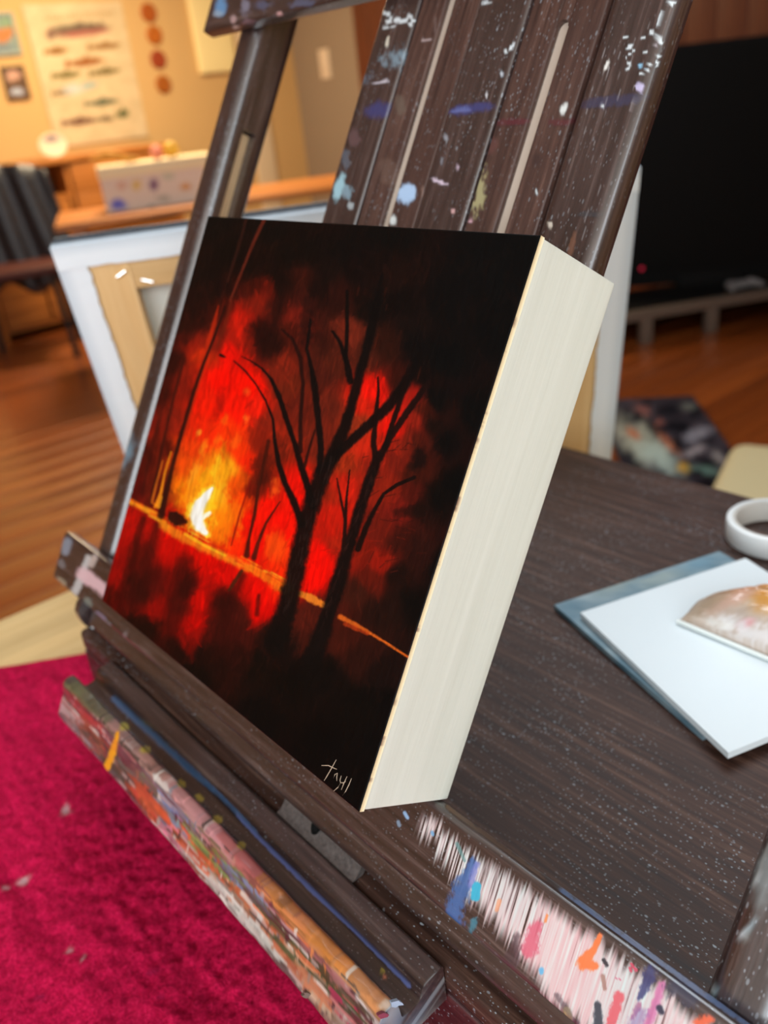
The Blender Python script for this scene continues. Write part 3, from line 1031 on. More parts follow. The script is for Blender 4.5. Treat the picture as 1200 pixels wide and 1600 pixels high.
# ledge bar on which the painting stands
BARX0, BARX1 = -0.685, 1.76
v, f = fbox((BARX0, BARX1), (H + 0.0015, 1.11), (0.182, FZ - 0.001), 0.0022, (np.concatenate([np.linspace(0, 0.66, 240)[:-1], np.linspace(0.66, 1, 1000)]), 6, 60))
xq = v[:, 0] / W
vq = (H - v[:, 2] / W - H) / (1.11 - H)          # 0 top .. 1 bottom
p = Painter(fl2w(v))
frontm = v[:, 1] < (0.182 + 0.012) * W
st = vnoise(xq * 230 - vq * 1.0, vq * 1.2, 61) * 0.45 + vnoise(xq * 480 - vq * 2, vq * 2.4, 63) * 0.55
edge_n = vnoise(xq * 330 - vq, vq * 0.3, 62) * 0.65 + vnoise(xq * 24, vq * 0.3, 66) * 0.35
big = fbm(xq * 7, vq * 1.5, 64, 3)
lo = 0.20 - 0.05 * smooth(1.0, 1.3, xq)
hi = np.interp(xq, [0.97, 1.05, 1.12, 1.2, 1.3, 1.36, 1.45, 1.8], [0.40, 0.48, 0.60, 0.66, 0.90, 0.97, 1.05, 1.1])
cov = smooth(0.975, 1.0, xq) * smooth(lo - 0.07, lo + 0.1, vq + (edge_n - 0.5) * 0.22) * (1 - smooth(hi - 0.14, hi + 0.1, vq + (edge_n - 0.5) * 0.42))
fill = np.interp(xq, [0.98, 1.1, 1.2, 1.3, 1.4], [0.46, 0.44, 0.36, 0.27, 0.22])
cov = cov * smooth(fill - 0.12, fill + 0.1, st * 0.75 + big * 0.25)
pk = np.stack([208 + 16 * (big - 0.5) * 2, 192 + 34 * (st - 0.5) * 2, 193 + 30 * (st - 0.5) * 2], 1)
ix = np.where(frontm & (cov > 0.01))[0]
p.over(ix, pk[ix], 0.97 * cov[ix])
p.mask = frontm
dr = dict(rag=0.9, soft=0.5)
for st_ in (([(738, 1345, 12), (722, 1385, 24), (708, 1440, 26)], (58, 100, 158), dict(a=0.85, **dr)), ([(745, 1350, 8), (735, 1380, 12)], (110, 120, 190), dict(a=0.7, **dr)),
            ([(745, 1385, 14), (743, 1402, 14)], (44, 168, 200), dict(a=0.95, soft=0.2)), ([(740, 1440, 12), (735, 1455, 10)], (50, 120, 140), dict(a=0.8, **dr)),
            ([(838, 1448, 18), (826, 1485, 22)], (206, 92, 116), dict(a=0.85, **dr)), ([(808, 1462, 10), (800, 1500, 22)], (64, 44, 54), dict(a=0.6, **dr)),
            ([(938, 1462, 8), (930, 1480, 10), (912, 1505, 22), (930, 1510, 14)], (226, 116, 62), dict(a=0.95, soft=0.3, rag=0.5)), ([(943, 1500, 6), (948, 1508, 6)], (46, 46, 56), dict()),
            ([(942, 1525, 7), (945, 1545, 6)], (150, 110, 100), dict(a=0.8)), ([(986, 1506, 4), (994, 1516, 5)], (190, 72, 96), dict()), ([(984, 1512, 4), (986, 1518, 4)], (190, 72, 96), dict()), ([(962, 1528, 2), (970, 1531, 2)], (200, 100, 130), dict()),
            ([(1018, 1518, 20), (1006, 1545, 14), (998, 1560, 8)], (44, 52, 104), dict(a=0.85, **dr)), ([(1035, 1538, 12), (1022, 1575, 12), (1010, 1605, 12)], (196, 112, 160), dict(a=0.85, **dr)),
            ([(968, 1555, 14), (958, 1590, 16), (950, 1612, 12)], (206, 84, 96), dict(a=0.9, rag=0.6, soft=0.3)), ([(934, 1572, 12), (934, 1600, 16)], (44, 56, 70), dict(a=0.95, rag=0.6)),
            ([(1000, 1570, 10), (988, 1590, 8)], (150, 80, 120), dict(a=0.7, **dr)), ([(1030, 1575, 10), (1034, 1582, 8)], (34, 40, 66), dict()), ([(1095, 1598, 20), (1110, 1592, 10)], (222, 92, 56), dict(a=0.9, **dr)),
            ([(1056, 1540, 30), (1080, 1560, 24)], (40, 46, 70), dict(a=0.75, **dr)), ([(885, 1578, 10), (890, 1590, 10)], (200, 186, 130), dict(a=0.8)), ([(855, 1430, 4), (852, 1440, 4)], (224, 140, 90), dict()),
            ([(780, 1408, 8), (776, 1422, 6)], (226, 150, 110), dict(a=0.7)), ([(1000, 1585, 20), (985, 1610, 20)], (120, 90, 150), dict(a=0.5, **dr)), ([(846, 1515, 8), (846, 1520, 6)], (90, 170, 215), dict(a=0.9)),
            ([(870, 1555, 8), (900, 1600, 10)], (60, 50, 60), dict(a=0.5, **dr)),
            ([(632, 1270, 5), (637, 1278, 5)], (130, 165, 200), dict()), ([(622, 1284, 5), (624, 1290, 5)], (110, 130, 150), dict()), ([(714, 1318, 6), (726, 1345, 5)], (96, 140, 140), dict(a=0.7)), ([(675, 1300, 5), (676, 1304, 5)], (110, 160, 200), dict()),
            ([(138, 870, 8), (128, 900, 12), (112, 938, 12)], (190, 190, 190), dict(a=0.85, rag=0.8)), ([(128, 896, 18), (150, 912, 20), (170, 930, 18)], (214, 178, 184), dict(a=0.9, rag=0.6)), ([(148, 870, 10), (143, 882, 10)], (190, 175, 168), dict(a=0.8)),
            ([(105, 848, 16), (102, 862, 12)], (130, 142, 158), dict(a=0.8)), ([(92, 905, 8), (100, 912, 8)], (160, 150, 128), dict(a=0.7)), ([(95, 878, 10), (98, 884, 9)], (120, 122, 128), dict(a=0.6)),
            ([(136, 938, 10), (139, 944, 10)], (110, 122, 116), dict(a=0.8)), ([(152, 960, 9), (162, 968, 8)], (126, 122, 150), dict(a=0.8)), ([(165, 974, 9), (170, 977, 8)], (104, 138, 146), dict(a=0.8)), ([(196, 990, 7), (194, 996, 7)], (110, 104, 108), dict(a=0.7))):
    p.stroke(*st_[:2], **st_[2])
p.mask = ~frontm & (vq < 0.08)  # ridge strokes: dried paint, with the ridge's bluish highlight put into the blues
for st_ in (([(672, 1254, 4), (800, 1352, 4), (880, 1420, 3)], (176, 170, 130), dict(a=0.7, rag=1.0)), ([(700, 1262, 10), (790, 1330, 10), (850, 1375, 9)], (110, 84, 66), dict(a=0.6, rag=1.2)), ([(880, 1395, 10), (960, 1455, 14), (1040, 1510, 10), (1130, 1575, 10), (1200, 1620, 10)], (96, 124, 170), dict(a=0.75, rag=1.3, soft=0.8)),
            ([(905, 1425, 10), (950, 1455, 10)], (90, 116, 176), dict(a=0.8, rag=1.2)), ([(985, 1490, 8), (1025, 1518, 6)], (206, 198, 176), dict(a=0.9, rag=0.8)), ([(1085, 1560, 6), (1140, 1600, 6)], (70, 120, 200), dict(a=0.9, rag=0.8))):
    p.stroke(*st_[:2], **st_[2])
ledge = frame_part('ledge_bar', v, f, M_DARK_X, p.linear())

# hinge plate with a dark disc as screw hole between ledge and box, and the lower rail behind the gap
v, f = fbox((-0.42, 1.50), (1.112, 1.165), (0.205, 0.245), 0.001, (60, 2, 3))
frame_part('lower_rail', v, f, M_DARK_X)
pl_v, pl_f = [], []
x0, x1 = 0.60, 0.86
plate = [(0.045, BZ + 0.003), (0.06, BZ + 0.009), (0.10, -0.265), (0.112, -0.258), (0.12, -0.262), (0.075, BZ + 0.003)]
VV, FF, mm = sweep_x(rnd(plate, 0.006, 3), x0, x1, 24)
FF.append(list(range(mm)))
FF.append([24 * mm + j for j in range(mm)][::-1])
VV = np.stack([VV[:, 0] * W, VV[:, 1] * W, ZP + VV[:, 2] * W], 1)
M_PLATE = plain('worn_grey_plate', L(74, 68, 66), 0.45, 0.6, 0.0, 0.3, 500, 0.35)
room_part('hinge_plate', VV, FF, M_PLATE)
hp = easel.children[-1]
hc = rw(0.715, 0.0795, -0.2855)
nrm = Vector((0, -0.055 * 0 - 0.78, 0.62)).normalized()
n_ = 20
VV, FF = [], []
ax1, ax2 = Vector((1, 0, 0)), nrm.cross(Vector((1, 0, 0))).normalized()
for rr, dz in ((0.0036, 0.0002), (0.0036, 0.0007), (0.0030, 0.0007), (0.0027, 0.0002), (0.0001, 0.0002)):
    for k in range(n_):
        a = 2 * math.pi * k / n_
        VV.append(Vector(hc) + ax1 * math.cos(a) * rr * 0.8 + ax2 * math.sin(a) * rr * 1.5 + nrm * dz)
for j in range(4):
    for k in range(n_):
        FF.append([j * n_ + k, j * n_ + (k + 1) % n_, (j + 1) * n_ + (k + 1) % n_, (j + 1) * n_ + k])
mesh('hole_shade_disc', np.array([tuple(q_) for q_ in VV]) - EO, FF, plain('hole_shade_black', (0.004, 0.004, 0.004), 0.9, 0.1), hp)  # black disc laid on the plate stands in for the hole's dark inside

# ------------------------------------------------------------------ the little painting on its cradled panel
ptg = empty('panel_painting', (0.5 * W, 0, ZP))
ptg.rotation_euler = (-LEAN, 0, 0)
tag(ptg, 'small square panel painting of a red fire behind black trees', 'painting')
PT = 0.010                      # thickness of the painted panel in W


def pt_part(name, V, F, mat, rgba=None, parent=None, **kw):
    V = np.asarray(V) - np.array([0.5 * W, 0, 0])
    return mesh(name, V, F, mat, parent or ptg, rgba=rgba, **kw)


NX, NY = 470, 560
gx = np.linspace(0, 1, NX + 1)
gz = np.linspace(0, H, NY + 1)
GX, GZ = np.meshgrid(gx, gz, indexing='ij')
V = np.stack([GX.ravel() * W, np.zeros(GX.size), GZ.ravel() * W], 1)
pxs = project(fl2w(V))
CP = '''330 345 12 10 8;360 400 14 9 7;390 415 18 9 7;345 460 24 10 8;310 475 26 10 8;440 430 18 9 7;480 400 14 9 7;500 450 22 10 8;560 420 16 9 8;340 510 80 18 10;320 500 40 12 8;290 530 60 14 9;390 445 60 14 8;420 420 18 9 7;570 480 18 10 8;620 480 14 9 8;540 400 12 9 8;660 590 14 9 8;250 560 40 10 8;235 620 56 12 8;420 345 14 10 8;600 355 10 9 8;840 370 8 8 8;760 420 9 9 9;700 480 10 9 9;300 440 18 10 8;280 500 35 12 8;330 430 18 10 8;
450 400 14 9 7;520 420 20 11 9;600 450 25 12 9;640 520 20 12 10;700 560 9 9 9;740 640 8 8 8;720 760 7 7 7;700 880 8 7 7;650 950 10 7 6;800 400 8 8 8;780 520 8 8 8;
410 450 80 16 8;400 470 125 25 12;375 500 200 25 10;355 490 60 15 8;370 520 190 25 10;390 530 130 22 10;415 530 30 10 8;405 515 40 11 8;430 530 36 12 8;430 480 55 15 10;465 430 50 16 10;450 520 70 18 10;460 500 110 25 15;480 470 60 18 12;
440 570 120 30 15;455 600 105 30 14;470 640 95 25 14;500 580 70 22 14;520 560 75 25 14;515 640 95 28 16;500 680 110 30 16;545 510 110 35 20;530 470 40 14 10;
350 560 235 15 5;340 600 250 12 2;380 600 255 15 2;360 640 252 20 4;400 640 225 25 8;420 650 130 30 14;400 690 150 30 10;425 700 120 28 12;350 680 252 50 5;330 680 245 40 5;
370 700 245 50 5;390 720 240 35 5;310 720 240 90 10;335 710 235 110 12;350 740 245 160 20;320 740 250 170 20;300 740 235 90 8;290 760 240 110 8;345 790 250 150 10;370 760 240 80 8;
360 800 250 120 10;380 790 245 60 5;345 830 250 110 8;370 840 245 40 4;395 820 230 15 3;400 860 235 12 3;420 800 240 15 3;430 760 200 30 8;415 755 80 20 10;400 770 110 20 8;
435 860 245 70 10;450 850 240 15 4;440 820 245 15 4;430 900 240 40 5;270 560 45 12 8;250 600 60 14 8;290 600 120 22 10;300 540 150 25 10;240 660 110 20 10;260 700 90 18 9;225 720 75 14 8;
215 760 85 10 8;240 760 90 20 10;270 650 130 26 12;330 540 130 25 12;320 560 190 40 10;300 690 235 60 8;285 720 225 70 8;325 640 245 25 4;310 660 235 35 6;320 620 240 25 5;
200 800 180 10 5;190 840 165 8 5;180 890 140 6 5;172 930 70 5 4;230 820 170 12 6;220 860 110 10 6;210 920 60 8 6;240 900 80 10 7;260 860 190 8 4;280 840 200 8 3;300 860 200 8 3;330 880 215 6 2;
270 900 120 8 5;250 950 140 8 5;290 910 60 8 6;280 940 100 10 6;310 940 190 6 3;300 970 180 5 3;295 1000 120 8 5;330 920 170 8 4;350 900 205 8 4;350 950 60 10 7;340 990 70 14 9;370 960 70 16 10;
400 920 225 8 3;410 950 215 6 3;380 990 60 14 9;370 1020 35 10 7;330 1030 25 8 6;280 1020 25 7 5;230 980 25 7 5;300 1060 10 6 5;400 1040 14 8 6;420 1000 40 12 8;460 1060 8 6 5;400 1120 5 5 5;
500 1160 4 4 4;560 1240 4 4 4;480 1000 60 18 11;485 960 70 20 12;500 1050 10 7 6;560 1020 40 14 9;540 1000 60 18 10;600 1050 22 10 8;560 1100 8 6 5;620 1100 6 5 5;600 1160 5 5 5;
585 610 235 20 8;570 630 200 30 12;575 560 70 25 15;600 540 40 16 10;560 660 150 45 20;620 640 215 30 15;630 590 50 16 10;645 625 170 25 15;610 670 230 20 8;650 660 140 28 15;660 690 70 20 12;
630 690 120 28 15;600 700 180 30 12;570 700 190 35 15;545 720 150 40 15;590 730 140 28 14;620 720 110 25 14;650 740 60 18 10;600 760 130 28 13;640 780 75 18 11;620 800 110 22 14;655 800 25 11 8;
590 820 100 22 12;620 840 55 16 10;650 860 40 14 10;590 870 140 22 10;565 860 120 22 10;580 900 90 20 10;620 900 25 11 8;560 920 55 20 12;600 950 30 13 9;540 760 190 28 12;530 800 200 25 10;
520 840 160 30 12;500 870 240 10 3;495 900 240 10 3;510 830 190 22 8;530 860 130 22 10;515 780 150 30 12;470 790 245 12 4;460 760 225 15 5;690 690 9 8 8;685 780 10 8 7;680 620 9 9 9;690 560 9 9 9;660 640 60 18 10;675 660 20 11 9'''
cp = np.array([[float(t_) for t_ in s_.split()] for s_ in CP.replace('\n', '').split(';')])
wx = (fbm(pxs[:, 0] / 34, pxs[:, 1] / 60, 71, 4) - 0.5) * 26
wy = (fbm(pxs[:, 0] / 30, pxs[:, 1] / 70, 75, 4) - 0.5) * 34
Q = pxs + np.stack([wx, wy], 1)
base = np.zeros((len(Q), 3))
for s_ in range(0, len(Q), 20000):
    d2 = ((Q[s_:s_ + 20000, None, :] - cp[None, :, :2]) ** 2).sum(2) + 110.0
    w_ = d2 ** -2.3
    base[s_:s_ + 20000] = (w_ @ cp[:, 2:]) / w_.sum(1, keepdims=True)
p = Painter(fl2w(V))
p.c[:, :3] = base
p.c[:, 3] = 1
BK = (15, 10, 9)
# loose brushwork: short strokes that pick up the colour beneath them
_px = p.px
_sel = rng.choice(len(_px), 2600, replace=False)
for k in _sel:
    x, y = _px[k]
    c = base[k] * (1 + 0.5 * (random.random() - 0.5)) + np.array([10, 2, 0]) * random.random()
    lum = c[0]
    if lum < 14:
        continue
    a = math.radians(random.gauss(108, 26))
    l_ = random.uniform(8, 30)
    w_ = random.uniform(2.5, 7)
    p.stroke([(x - l_ / 2 * math.cos(a), y - l_ / 2 * math.sin(a), w_ * 0.6), (x, y, w_), (x + l_ / 2 * math.cos(a) + 2, y + l_ / 2 * math.sin(a), w_ * 0.4)], np.clip(c, 0, 255), 0.55, 0.6, 0.35)
# flames
for x, y, rx, ry, c, an in ((330, 745, 16, 40, (250, 150, 16), 18), (312, 790, 30, 44, (250, 160, 14), 8), (345, 775, 14, 34, (252, 176, 30), -14), (300, 765, 9, 34, (250, 140, 20), 14), (352, 815, 22, 34, (248, 120, 10), 10),
                            (338, 730, 6, 22, (252, 190, 30), 22), (322, 790, 20, 38, (253, 196, 30), 5), (305, 735, 5, 20, (250, 150, 30), 25), (318, 700, 5, 16, (246, 130, 20), 20), (368, 690, 8, 16, (250, 90, 14), 10), (340, 690, 6, 12, (250, 100, 14), 25),
                            (352, 655, 6, 10, (250, 90, 12), 20), (385, 655, 5, 9, (252, 110, 30), 0), (386, 612, 6, 8, (252, 100, 26), 0), (312, 675, 4, 7, (252, 160, 40), 20), (300, 800, 8, 22, (252, 190, 30), 0), (372, 805, 10, 24, (250, 100, 8), 8),
                            (430, 765, 8, 18, (250, 90, 20), 10), (424, 850, 12, 22, (250, 70, 10), 10)):
    p.blob(x, y, rx, ry, c, an, 0.75, 0.7, 0.8)
p.stroke([(333, 760, 8), (322, 775, 20), (310, 792, 27), (308, 810, 27), (314, 826, 22), (324, 836, 10)], (254, 214, 60), 0.9, 0.5, 0.4)
p.stroke([(332, 763, 4), (322, 776, 12), (311, 791, 18), (307, 808, 20), (313, 823, 16), (321, 832, 9)], (255, 251, 238), 1, 0.3, 0.3)
p.stroke([(318, 808, 8), (328, 802, 6)], (255, 250, 230), 0.9, 0.4, 0.3)
# far shore line
OR = (236, 128, 22)
p.stroke([(198, 780, 9), (240, 803, 9), (262, 822, 10)], (240, 150, 26), 0.95, 0.5, 0.4)
p.stroke([(255, 820, 14), (290, 842, 13), (325, 858, 13), (360, 874, 13), (400, 892, 14), (448, 918, 20)], OR, 0.85, 0.6, 0.6)
for k in range(60):
    t_ = random.random()
    x, y = 205 + 240 * t_, 783 + 130 * t_ + random.gauss(0, 5)
    l_ = random.uniform(8, 26)
    p.stroke([(x, y, 3), (x + l_, y + 0.54 * l_, 1.5)], random.choice(((246, 176, 40), (230, 96, 20), (250, 130, 20), (200, 40, 10), (238, 60, 10))), 0.6, 0.6, 0.4)
p.stroke([(290, 835, 5), (320, 852, 5), (352, 868, 4)], (250, 176, 30), 0.9, 0.5, 0.4)
p.stroke([(400, 893, 10), (446, 918, 12)], (244, 96, 14), 0.8, 0.5, 0.4)
p.stroke([(470, 928, 10), (486, 935, 12), (506, 945, 10)], (228, 124, 34), 0.95, 0.4, 0.5)
p.stroke([(532, 964, 8), (560, 978, 6), (600, 1002, 4), (640, 1028, 3)], (206, 92, 26), 0.95, 0.5, 0.4)
p.stroke([(540, 975, 7), (575, 990, 5)], (190, 60, 18), 0.7, 0.5, 0.5)
p.blob(276, 811, 14, 12, (44, 14, 9), 20, 0.95, 0.3)
p.stroke([(268, 802, 6), (290, 815, 8)], (50, 14, 8), 0.9)
# brush texture on the right-hand glow
for k in range(60):
    a = random.uniform(-1.2, 0.3)
    x, y = random.uniform(560, 665), random.uniform(690, 900)
    l_ = random.uniform(8, 24)
    dk = (x - 560) / 110 + random.uniform(-0.3, 0.3)
    c = (150 - 90 * dk, 30 - 12 * dk, 16 - 6 * dk) if random.random() < 0.55 else (40, 13, 9)
    p.stroke([(x, y, 2), (x + l_ * math.cos(a), y + l_ * math.sin(a), 1.5)], c, 0.45, 0.7, 0.3)
for k in range(90):
    x, y = random.uniform(440, 660), random.uniform(450, 740)
    l_ = random.uniform(8, 26)
    p.stroke([(x, y, 3), (x - l_ * 0.25, y + l_, 2)], (30, 12, 9) if random.random() < 0.5 else (130, 40, 20), 0.22, 0.7, 0.3)
# smoke
p.blob(410, 520, 24, 17, (30, 10, 8), -10, 0.6, 0.9, 1.0)
p.blob(428, 540, 14, 20, (34, 11, 8), 10, 0.5, 0.9, 1.0)
p.blob(440, 470, 12, 40, (22, 10, 8), 12, 0.6, 0.8, 0.6)
p.blob(480, 500, 14, 40, (20, 10, 9), 8, 0.6, 0.8, 0.6)
p.blob(505, 530, 22, 30, (30, 12, 9), 0, 0.6, 0.9, 0.6)
p.blob(410, 730, 18, 24, (74, 18, 9), 10, 0.8, 0.6, 0.7)
p.blob(410, 690, 14, 30, (120, 24, 10), 10, 0.5, 0.7, 0.7)
p.blob(345, 630, 9, 26, (150, 14, 6), 15, 0.6, 0.7, 0.6)
# slim trees on the left
p.stroke([(416, 338, 6), (397, 378, 5), (378, 425, 4), (360, 470, 3)], (104, 36, 22), 0.8, 0.6, 0.3)
p.stroke([(386, 340, 4), (372, 390, 5), (356, 440, 4)], (52, 22, 15), 0.8, 0.6, 0.3)
p.stroke([(362, 470, 3), (352, 510, 5), (340, 540, 4)], (120, 34, 16), 0.6, 0.6, 0.3)
p.stroke([(342, 478, 2), (334, 510, 6), (324, 545, 8), (312, 590, 8), (300, 635, 5), (288, 680, 3)], (196, 42, 12), 0.75, 0.8, 0.4)
p.stroke([(252, 806, 11), (262, 760, 8), (272, 720, 7), (288, 665, 6), (304, 610, 6), (318, 570, 5), (338, 520, 4), (352, 480, 4)], (40, 13, 9), 0.9, 0.5, 0.2)
p.stroke([(236, 788, 5), (246, 740, 5), (256, 690, 5), (272, 620, 5), (288, 560, 4)], (56, 16, 10), 0.75, 0.6, 0.3)
p.stroke([(222, 770, 6), (238, 700, 6), (262, 610, 6)], (50, 13, 9), 0.5, 0.7, 0.3)
p.stroke([(243, 792, 4), (252, 770, 4), (258, 740, 3), (268, 706, 2)], (238, 140, 22), 0.9, 0.4, 0.2)
p.stroke([(238, 785, 4), (246, 752, 3), (255, 720, 2)], (214, 104, 24), 0.8, 0.4, 0.2)
p.stroke([(248, 792, 6), (253, 776, 3)], (246, 160, 30), 0.8, 0.4, 0.2)
# reflections in the water
for pts in (([(225, 810, 8), (214, 850, 14), (205, 900, 22)]), ([(245, 820, 10), (232, 870, 20), (222, 930, 26)]), ([(290, 880, 26), (284, 920, 34), (270, 970, 30)]), ([(345, 935, 30), (350, 980, 40), (350, 1010, 40)]), ([(380, 900, 10), (360, 940, 26)]), ([(405, 930, 5), (402, 960, 7)])):
    p.stroke(pts, (44, 9, 6), 0.6, 0.9, 0.4)
p.stroke([(378, 892, 5), (370, 905, 6), (358, 922, 5)], (60, 30, 12), 0.85, 0.5, 0.4)
# small middle trees
p.stroke([(386, 868, 9), (390, 840, 4), (398, 805, 5), (404, 765, 5), (412, 730, 6), (420, 690, 6)], (62, 18, 9), 0.9, 0.5, 0.25)
p.stroke([(397, 872, 8), (404, 848, 6), (416, 818, 4), (438, 784, 2)], (70, 20, 10), 0.9, 0.5, 0.25)
p.stroke([(362, 852, 2.5), (376, 800, 3), (392, 752, 3)], (130, 18, 8), 0.8, 0.5, 0.25)
# main tree
TR = dict(a=0.95, soft=0.35, rag=0.3)
p.stroke([(430, 1005, 36), (447, 955, 33), (460, 905, 29), (470, 860, 27), (478, 820, 27), (490, 780, 28), (505, 740, 26), (524, 705, 22), (540, 668, 18), (552, 625, 16), (562, 585, 15), (575, 540, 14), (585, 495, 14), (592, 455, 10), (598, 430, 5)], BK, **TR)
p.stroke([(512, 725, 16), (545, 692, 15), (580, 662, 15), (610, 632, 16), (632, 602, 16), (650, 570, 14), (660, 540, 10)], BK, **TR)
p.stroke([(472, 818, 12), (460, 785, 11), (446, 755, 9), (436, 725, 8), (430, 690, 6), (427, 655, 4), (415, 625, 3.5), (400, 600, 3), (384, 580, 3), (366, 564, 2.5)], BK, **TR)
p.stroke([(345, 555, 5), (352, 558, 3)], BK, **TR)
p.stroke([(489, 790, 12), (478, 750, 10), (470, 725, 10), (460, 690, 8), (448, 655, 8), (436, 618, 8), (424, 592, 5), (410, 576, 4), (392, 564, 2.5), (378, 557, 1.5)], BK, **TR)
p.stroke([(500, 738, 11), (502, 700, 10), (498, 655, 10), (492, 605, 11), (487, 575, 7), (480, 545, 5), (486, 500, 4)], BK, **TR)
p.stroke([(470, 705, 7), (470, 660, 6), (474, 600, 6), (470, 560, 7), (458, 530, 5), (440, 515, 3)], (34, 13, 10), a=0.9, soft=0.35, rag=0.2)
p.stroke([(476, 730, 5), (484, 700, 4), (493, 672, 3)], (40, 14, 10), a=0.9)
p.stroke([(548, 595, 12), (542, 565, 9), (532, 535, 6), (520, 518, 4)], BK, **TR)
p.stroke([(541, 560, 6), (543, 510, 6), (543, 455, 5)], BK, **TR)
p.blob(590, 480, 16, 36, (12, 9, 8), 10, 0.8, 0.7, 0.6)
p.blob(650, 545, 24, 34, (11, 9, 9), 25, 0.85, 0.7, 0.5)
# second tree
p.stroke([(488, 1030, 34), (500, 1000, 27), (513, 962, 24), (526, 920, 23), (540, 872, 20), (556, 820, 18), (568, 780, 17), (582, 740, 16), (592, 712, 14)], BK, **TR)
p.stroke([(588, 725, 10), (584, 690, 9), (588, 650, 7), (592, 610, 5), (591, 590, 3)], (24, 11, 9), **TR)
p.stroke([(594, 715, 12), (610, 684, 10), (634, 648, 10), (656, 618, 10), (670, 598, 8)], (26, 12, 10), **TR)
p.stroke([(602, 700, 8), (612, 668, 8), (624, 632, 8), (634, 596, 7), (640, 570, 5)], (22, 11, 9), **TR)
p.stroke([(538, 858, 8), (540, 820, 6), (542, 780, 4), (547, 735, 2.5)], (30, 12, 9), **TR)
p.stroke([(540, 812, 5), (533, 780, 4), (527, 748, 2.5)], (34, 12, 9), **TR)
p.stroke([(560, 858, 9), (572, 825, 9), (585, 798, 7), (600, 772, 5), (620, 758, 6), (648, 746, 6)], (20, 10, 8), **TR)
p.blob(640, 800, 26, 10, (24, 11, 8), -8, 0.7, 0.7, 0.6)
p.blob(655, 720, 14, 24, (16, 10, 9), 20, 0.8, 0.7, 0.6)
p.blob(440, 1010, 34, 30, (12, 8, 7), 10, 0.8, 0.8, 0.5)
p.blob(495, 1050, 36, 30, (10, 7, 6), 10, 0.8, 0.8, 0.5)
# trunk bark glints
for k in range(70):
    t_ = random.random()
    x = 440 + 75 * t_ + random.uniform(-8, 10)
    y = 960 - 240 * t_
    p.stroke([(x, y, 1.5), (x + 2, y - 10, 1)], (46, 32, 28), 0.5, 0.6, 0.2)
for k in range(50):
    t_ = random.random()
    p.stroke([(500 + 85 * t_ + random.uniform(-6, 6), 990 - 260 * t_, 1.5), (503 + 85 * t_, 980 - 260 * t_, 1)], (48, 26, 22), 0.5, 0.6, 0.2)
# dry bristle texture over the lit colours
xx, yy = p.px[:, 0], p.px[:, 1]
bris = fbm(xx / 3.0 + yy / 14, yy / 22.0, 81, 3) - 0.5
p.c[:, :3] = np.clip(p.c[:, :3] * (1 + 0.34 * bris[:, None]), 0, 255)
PAINT_GAIN = 0.76
rgba = p.linear(PAINT_GAIN)
# thin relief of the brushwork
relief = (bris * 0.0007 + (fbm(xx / 7, yy / 11, 83, 3) - 0.5) * 0.0005) * W
Vf = V.copy()
Vf[:, 1] = -0.0002 + relief * 0.5
eps = (GX.ravel() < 1e-6) | (GX.ravel() > 1 - 1e-6) | (GZ.ravel() < 1e-6) | (GZ.ravel() > H - 1e-6)
Vf[eps, 1] = 0.0
ii = np.arange((NX + 1) * (NY + 1)).reshape(NX + 1, NY + 1)
F = np.stack([ii[:-1, :-1], ii[1:, :-1], ii[1:, 1:], ii[:-1, 1:]], -1).reshape(-1, 4).tolist()
# painted face plus the panel's own edge
bd = [ii[k, 0] for k in range(NX)] + [ii[NX, k] for k in range(NY)] + [ii[NX - k, NY] for k in range(NX)] + [ii[0, NY - k] for k in range(NY)]
nb = len(bd)
n0 = len(Vf)
ring1 = Vf[bd].copy()
ring2 = Vf[bd].copy()
ring2[:, 1] = PT * W
tcol = np.tile(np.array([*s2l((214, 192, 150)), 1.0]), (nb, 1))
en = fbm(np.arange(nb) / 14.0, np.zeros(nb), 91, 5)
drip = s2l((96, 34, 30))
k1 = 0.8 * smooth(0.60, 0.72, en)[:, None]
tcol[:, :3] = tcol[:, :3] * (1 - k1) + drip * k1
Vf = np.vstack([Vf, ring1, ring2])
rgba = np.vstack([rgba, tcol, np.tile(np.array([*s2l((222, 208, 176)), 1.0]), (nb, 1))])
for k in range(nb):
    l_ = (k + 1) % nb
    F.append([n0 + l_, n0 + k, n0 + nb + k, n0 + nb + l_])
F.append([n0 + nb + k for k in range(nb)])
mp = NT('oil_paint')
at = mp.n('ShaderNodeAttribute', attribute_name='paint')
mp.base(at.outputs['Color'])
mp.b.inputs['Roughness'].default_value = 0.42
mp.b.inputs['Specular IOR Level'].default_value = 0.1
bv = mp.coords((420, 420, 110))
mp.bump(mp.noise(bv, 1.0, 4), 0.18, 0.0008)
pt_part('painted_panel', Vf, F, mp.m, rgba)
# scratched signature in the lower right corner
SIG = ([(526, 1187), (519, 1200), (512, 1212), (507, 1220)], [(503, 1196), (514, 1196), (520, 1199), (527, 1202)], [(522, 1216), (524, 1210), (528, 1208), (527, 1214), (527, 1220)],
       [(534, 1212), (532, 1219), (533, 1223), (529, 1230), (522, 1236)], [(543, 1213), (538, 1224), (534, 1234)], [(533, 1223), (537, 1223), (541, 1221)], [(550, 1216), (546, 1226), (541, 1236), (536, 1243)])


def on_face(px_, py_):
    r = ray(px_, py_)
    nw = np.array([0, cA, -sA])
    o_ = np.array([0, 0, ZP])
    P = CAM_W + r * (nw @ (o_ - CAM_W)) / (nw @ r)
    d_ = P - o_
    return (d_[0], 0.0, d_[1] * sA + d_[2] * cA)


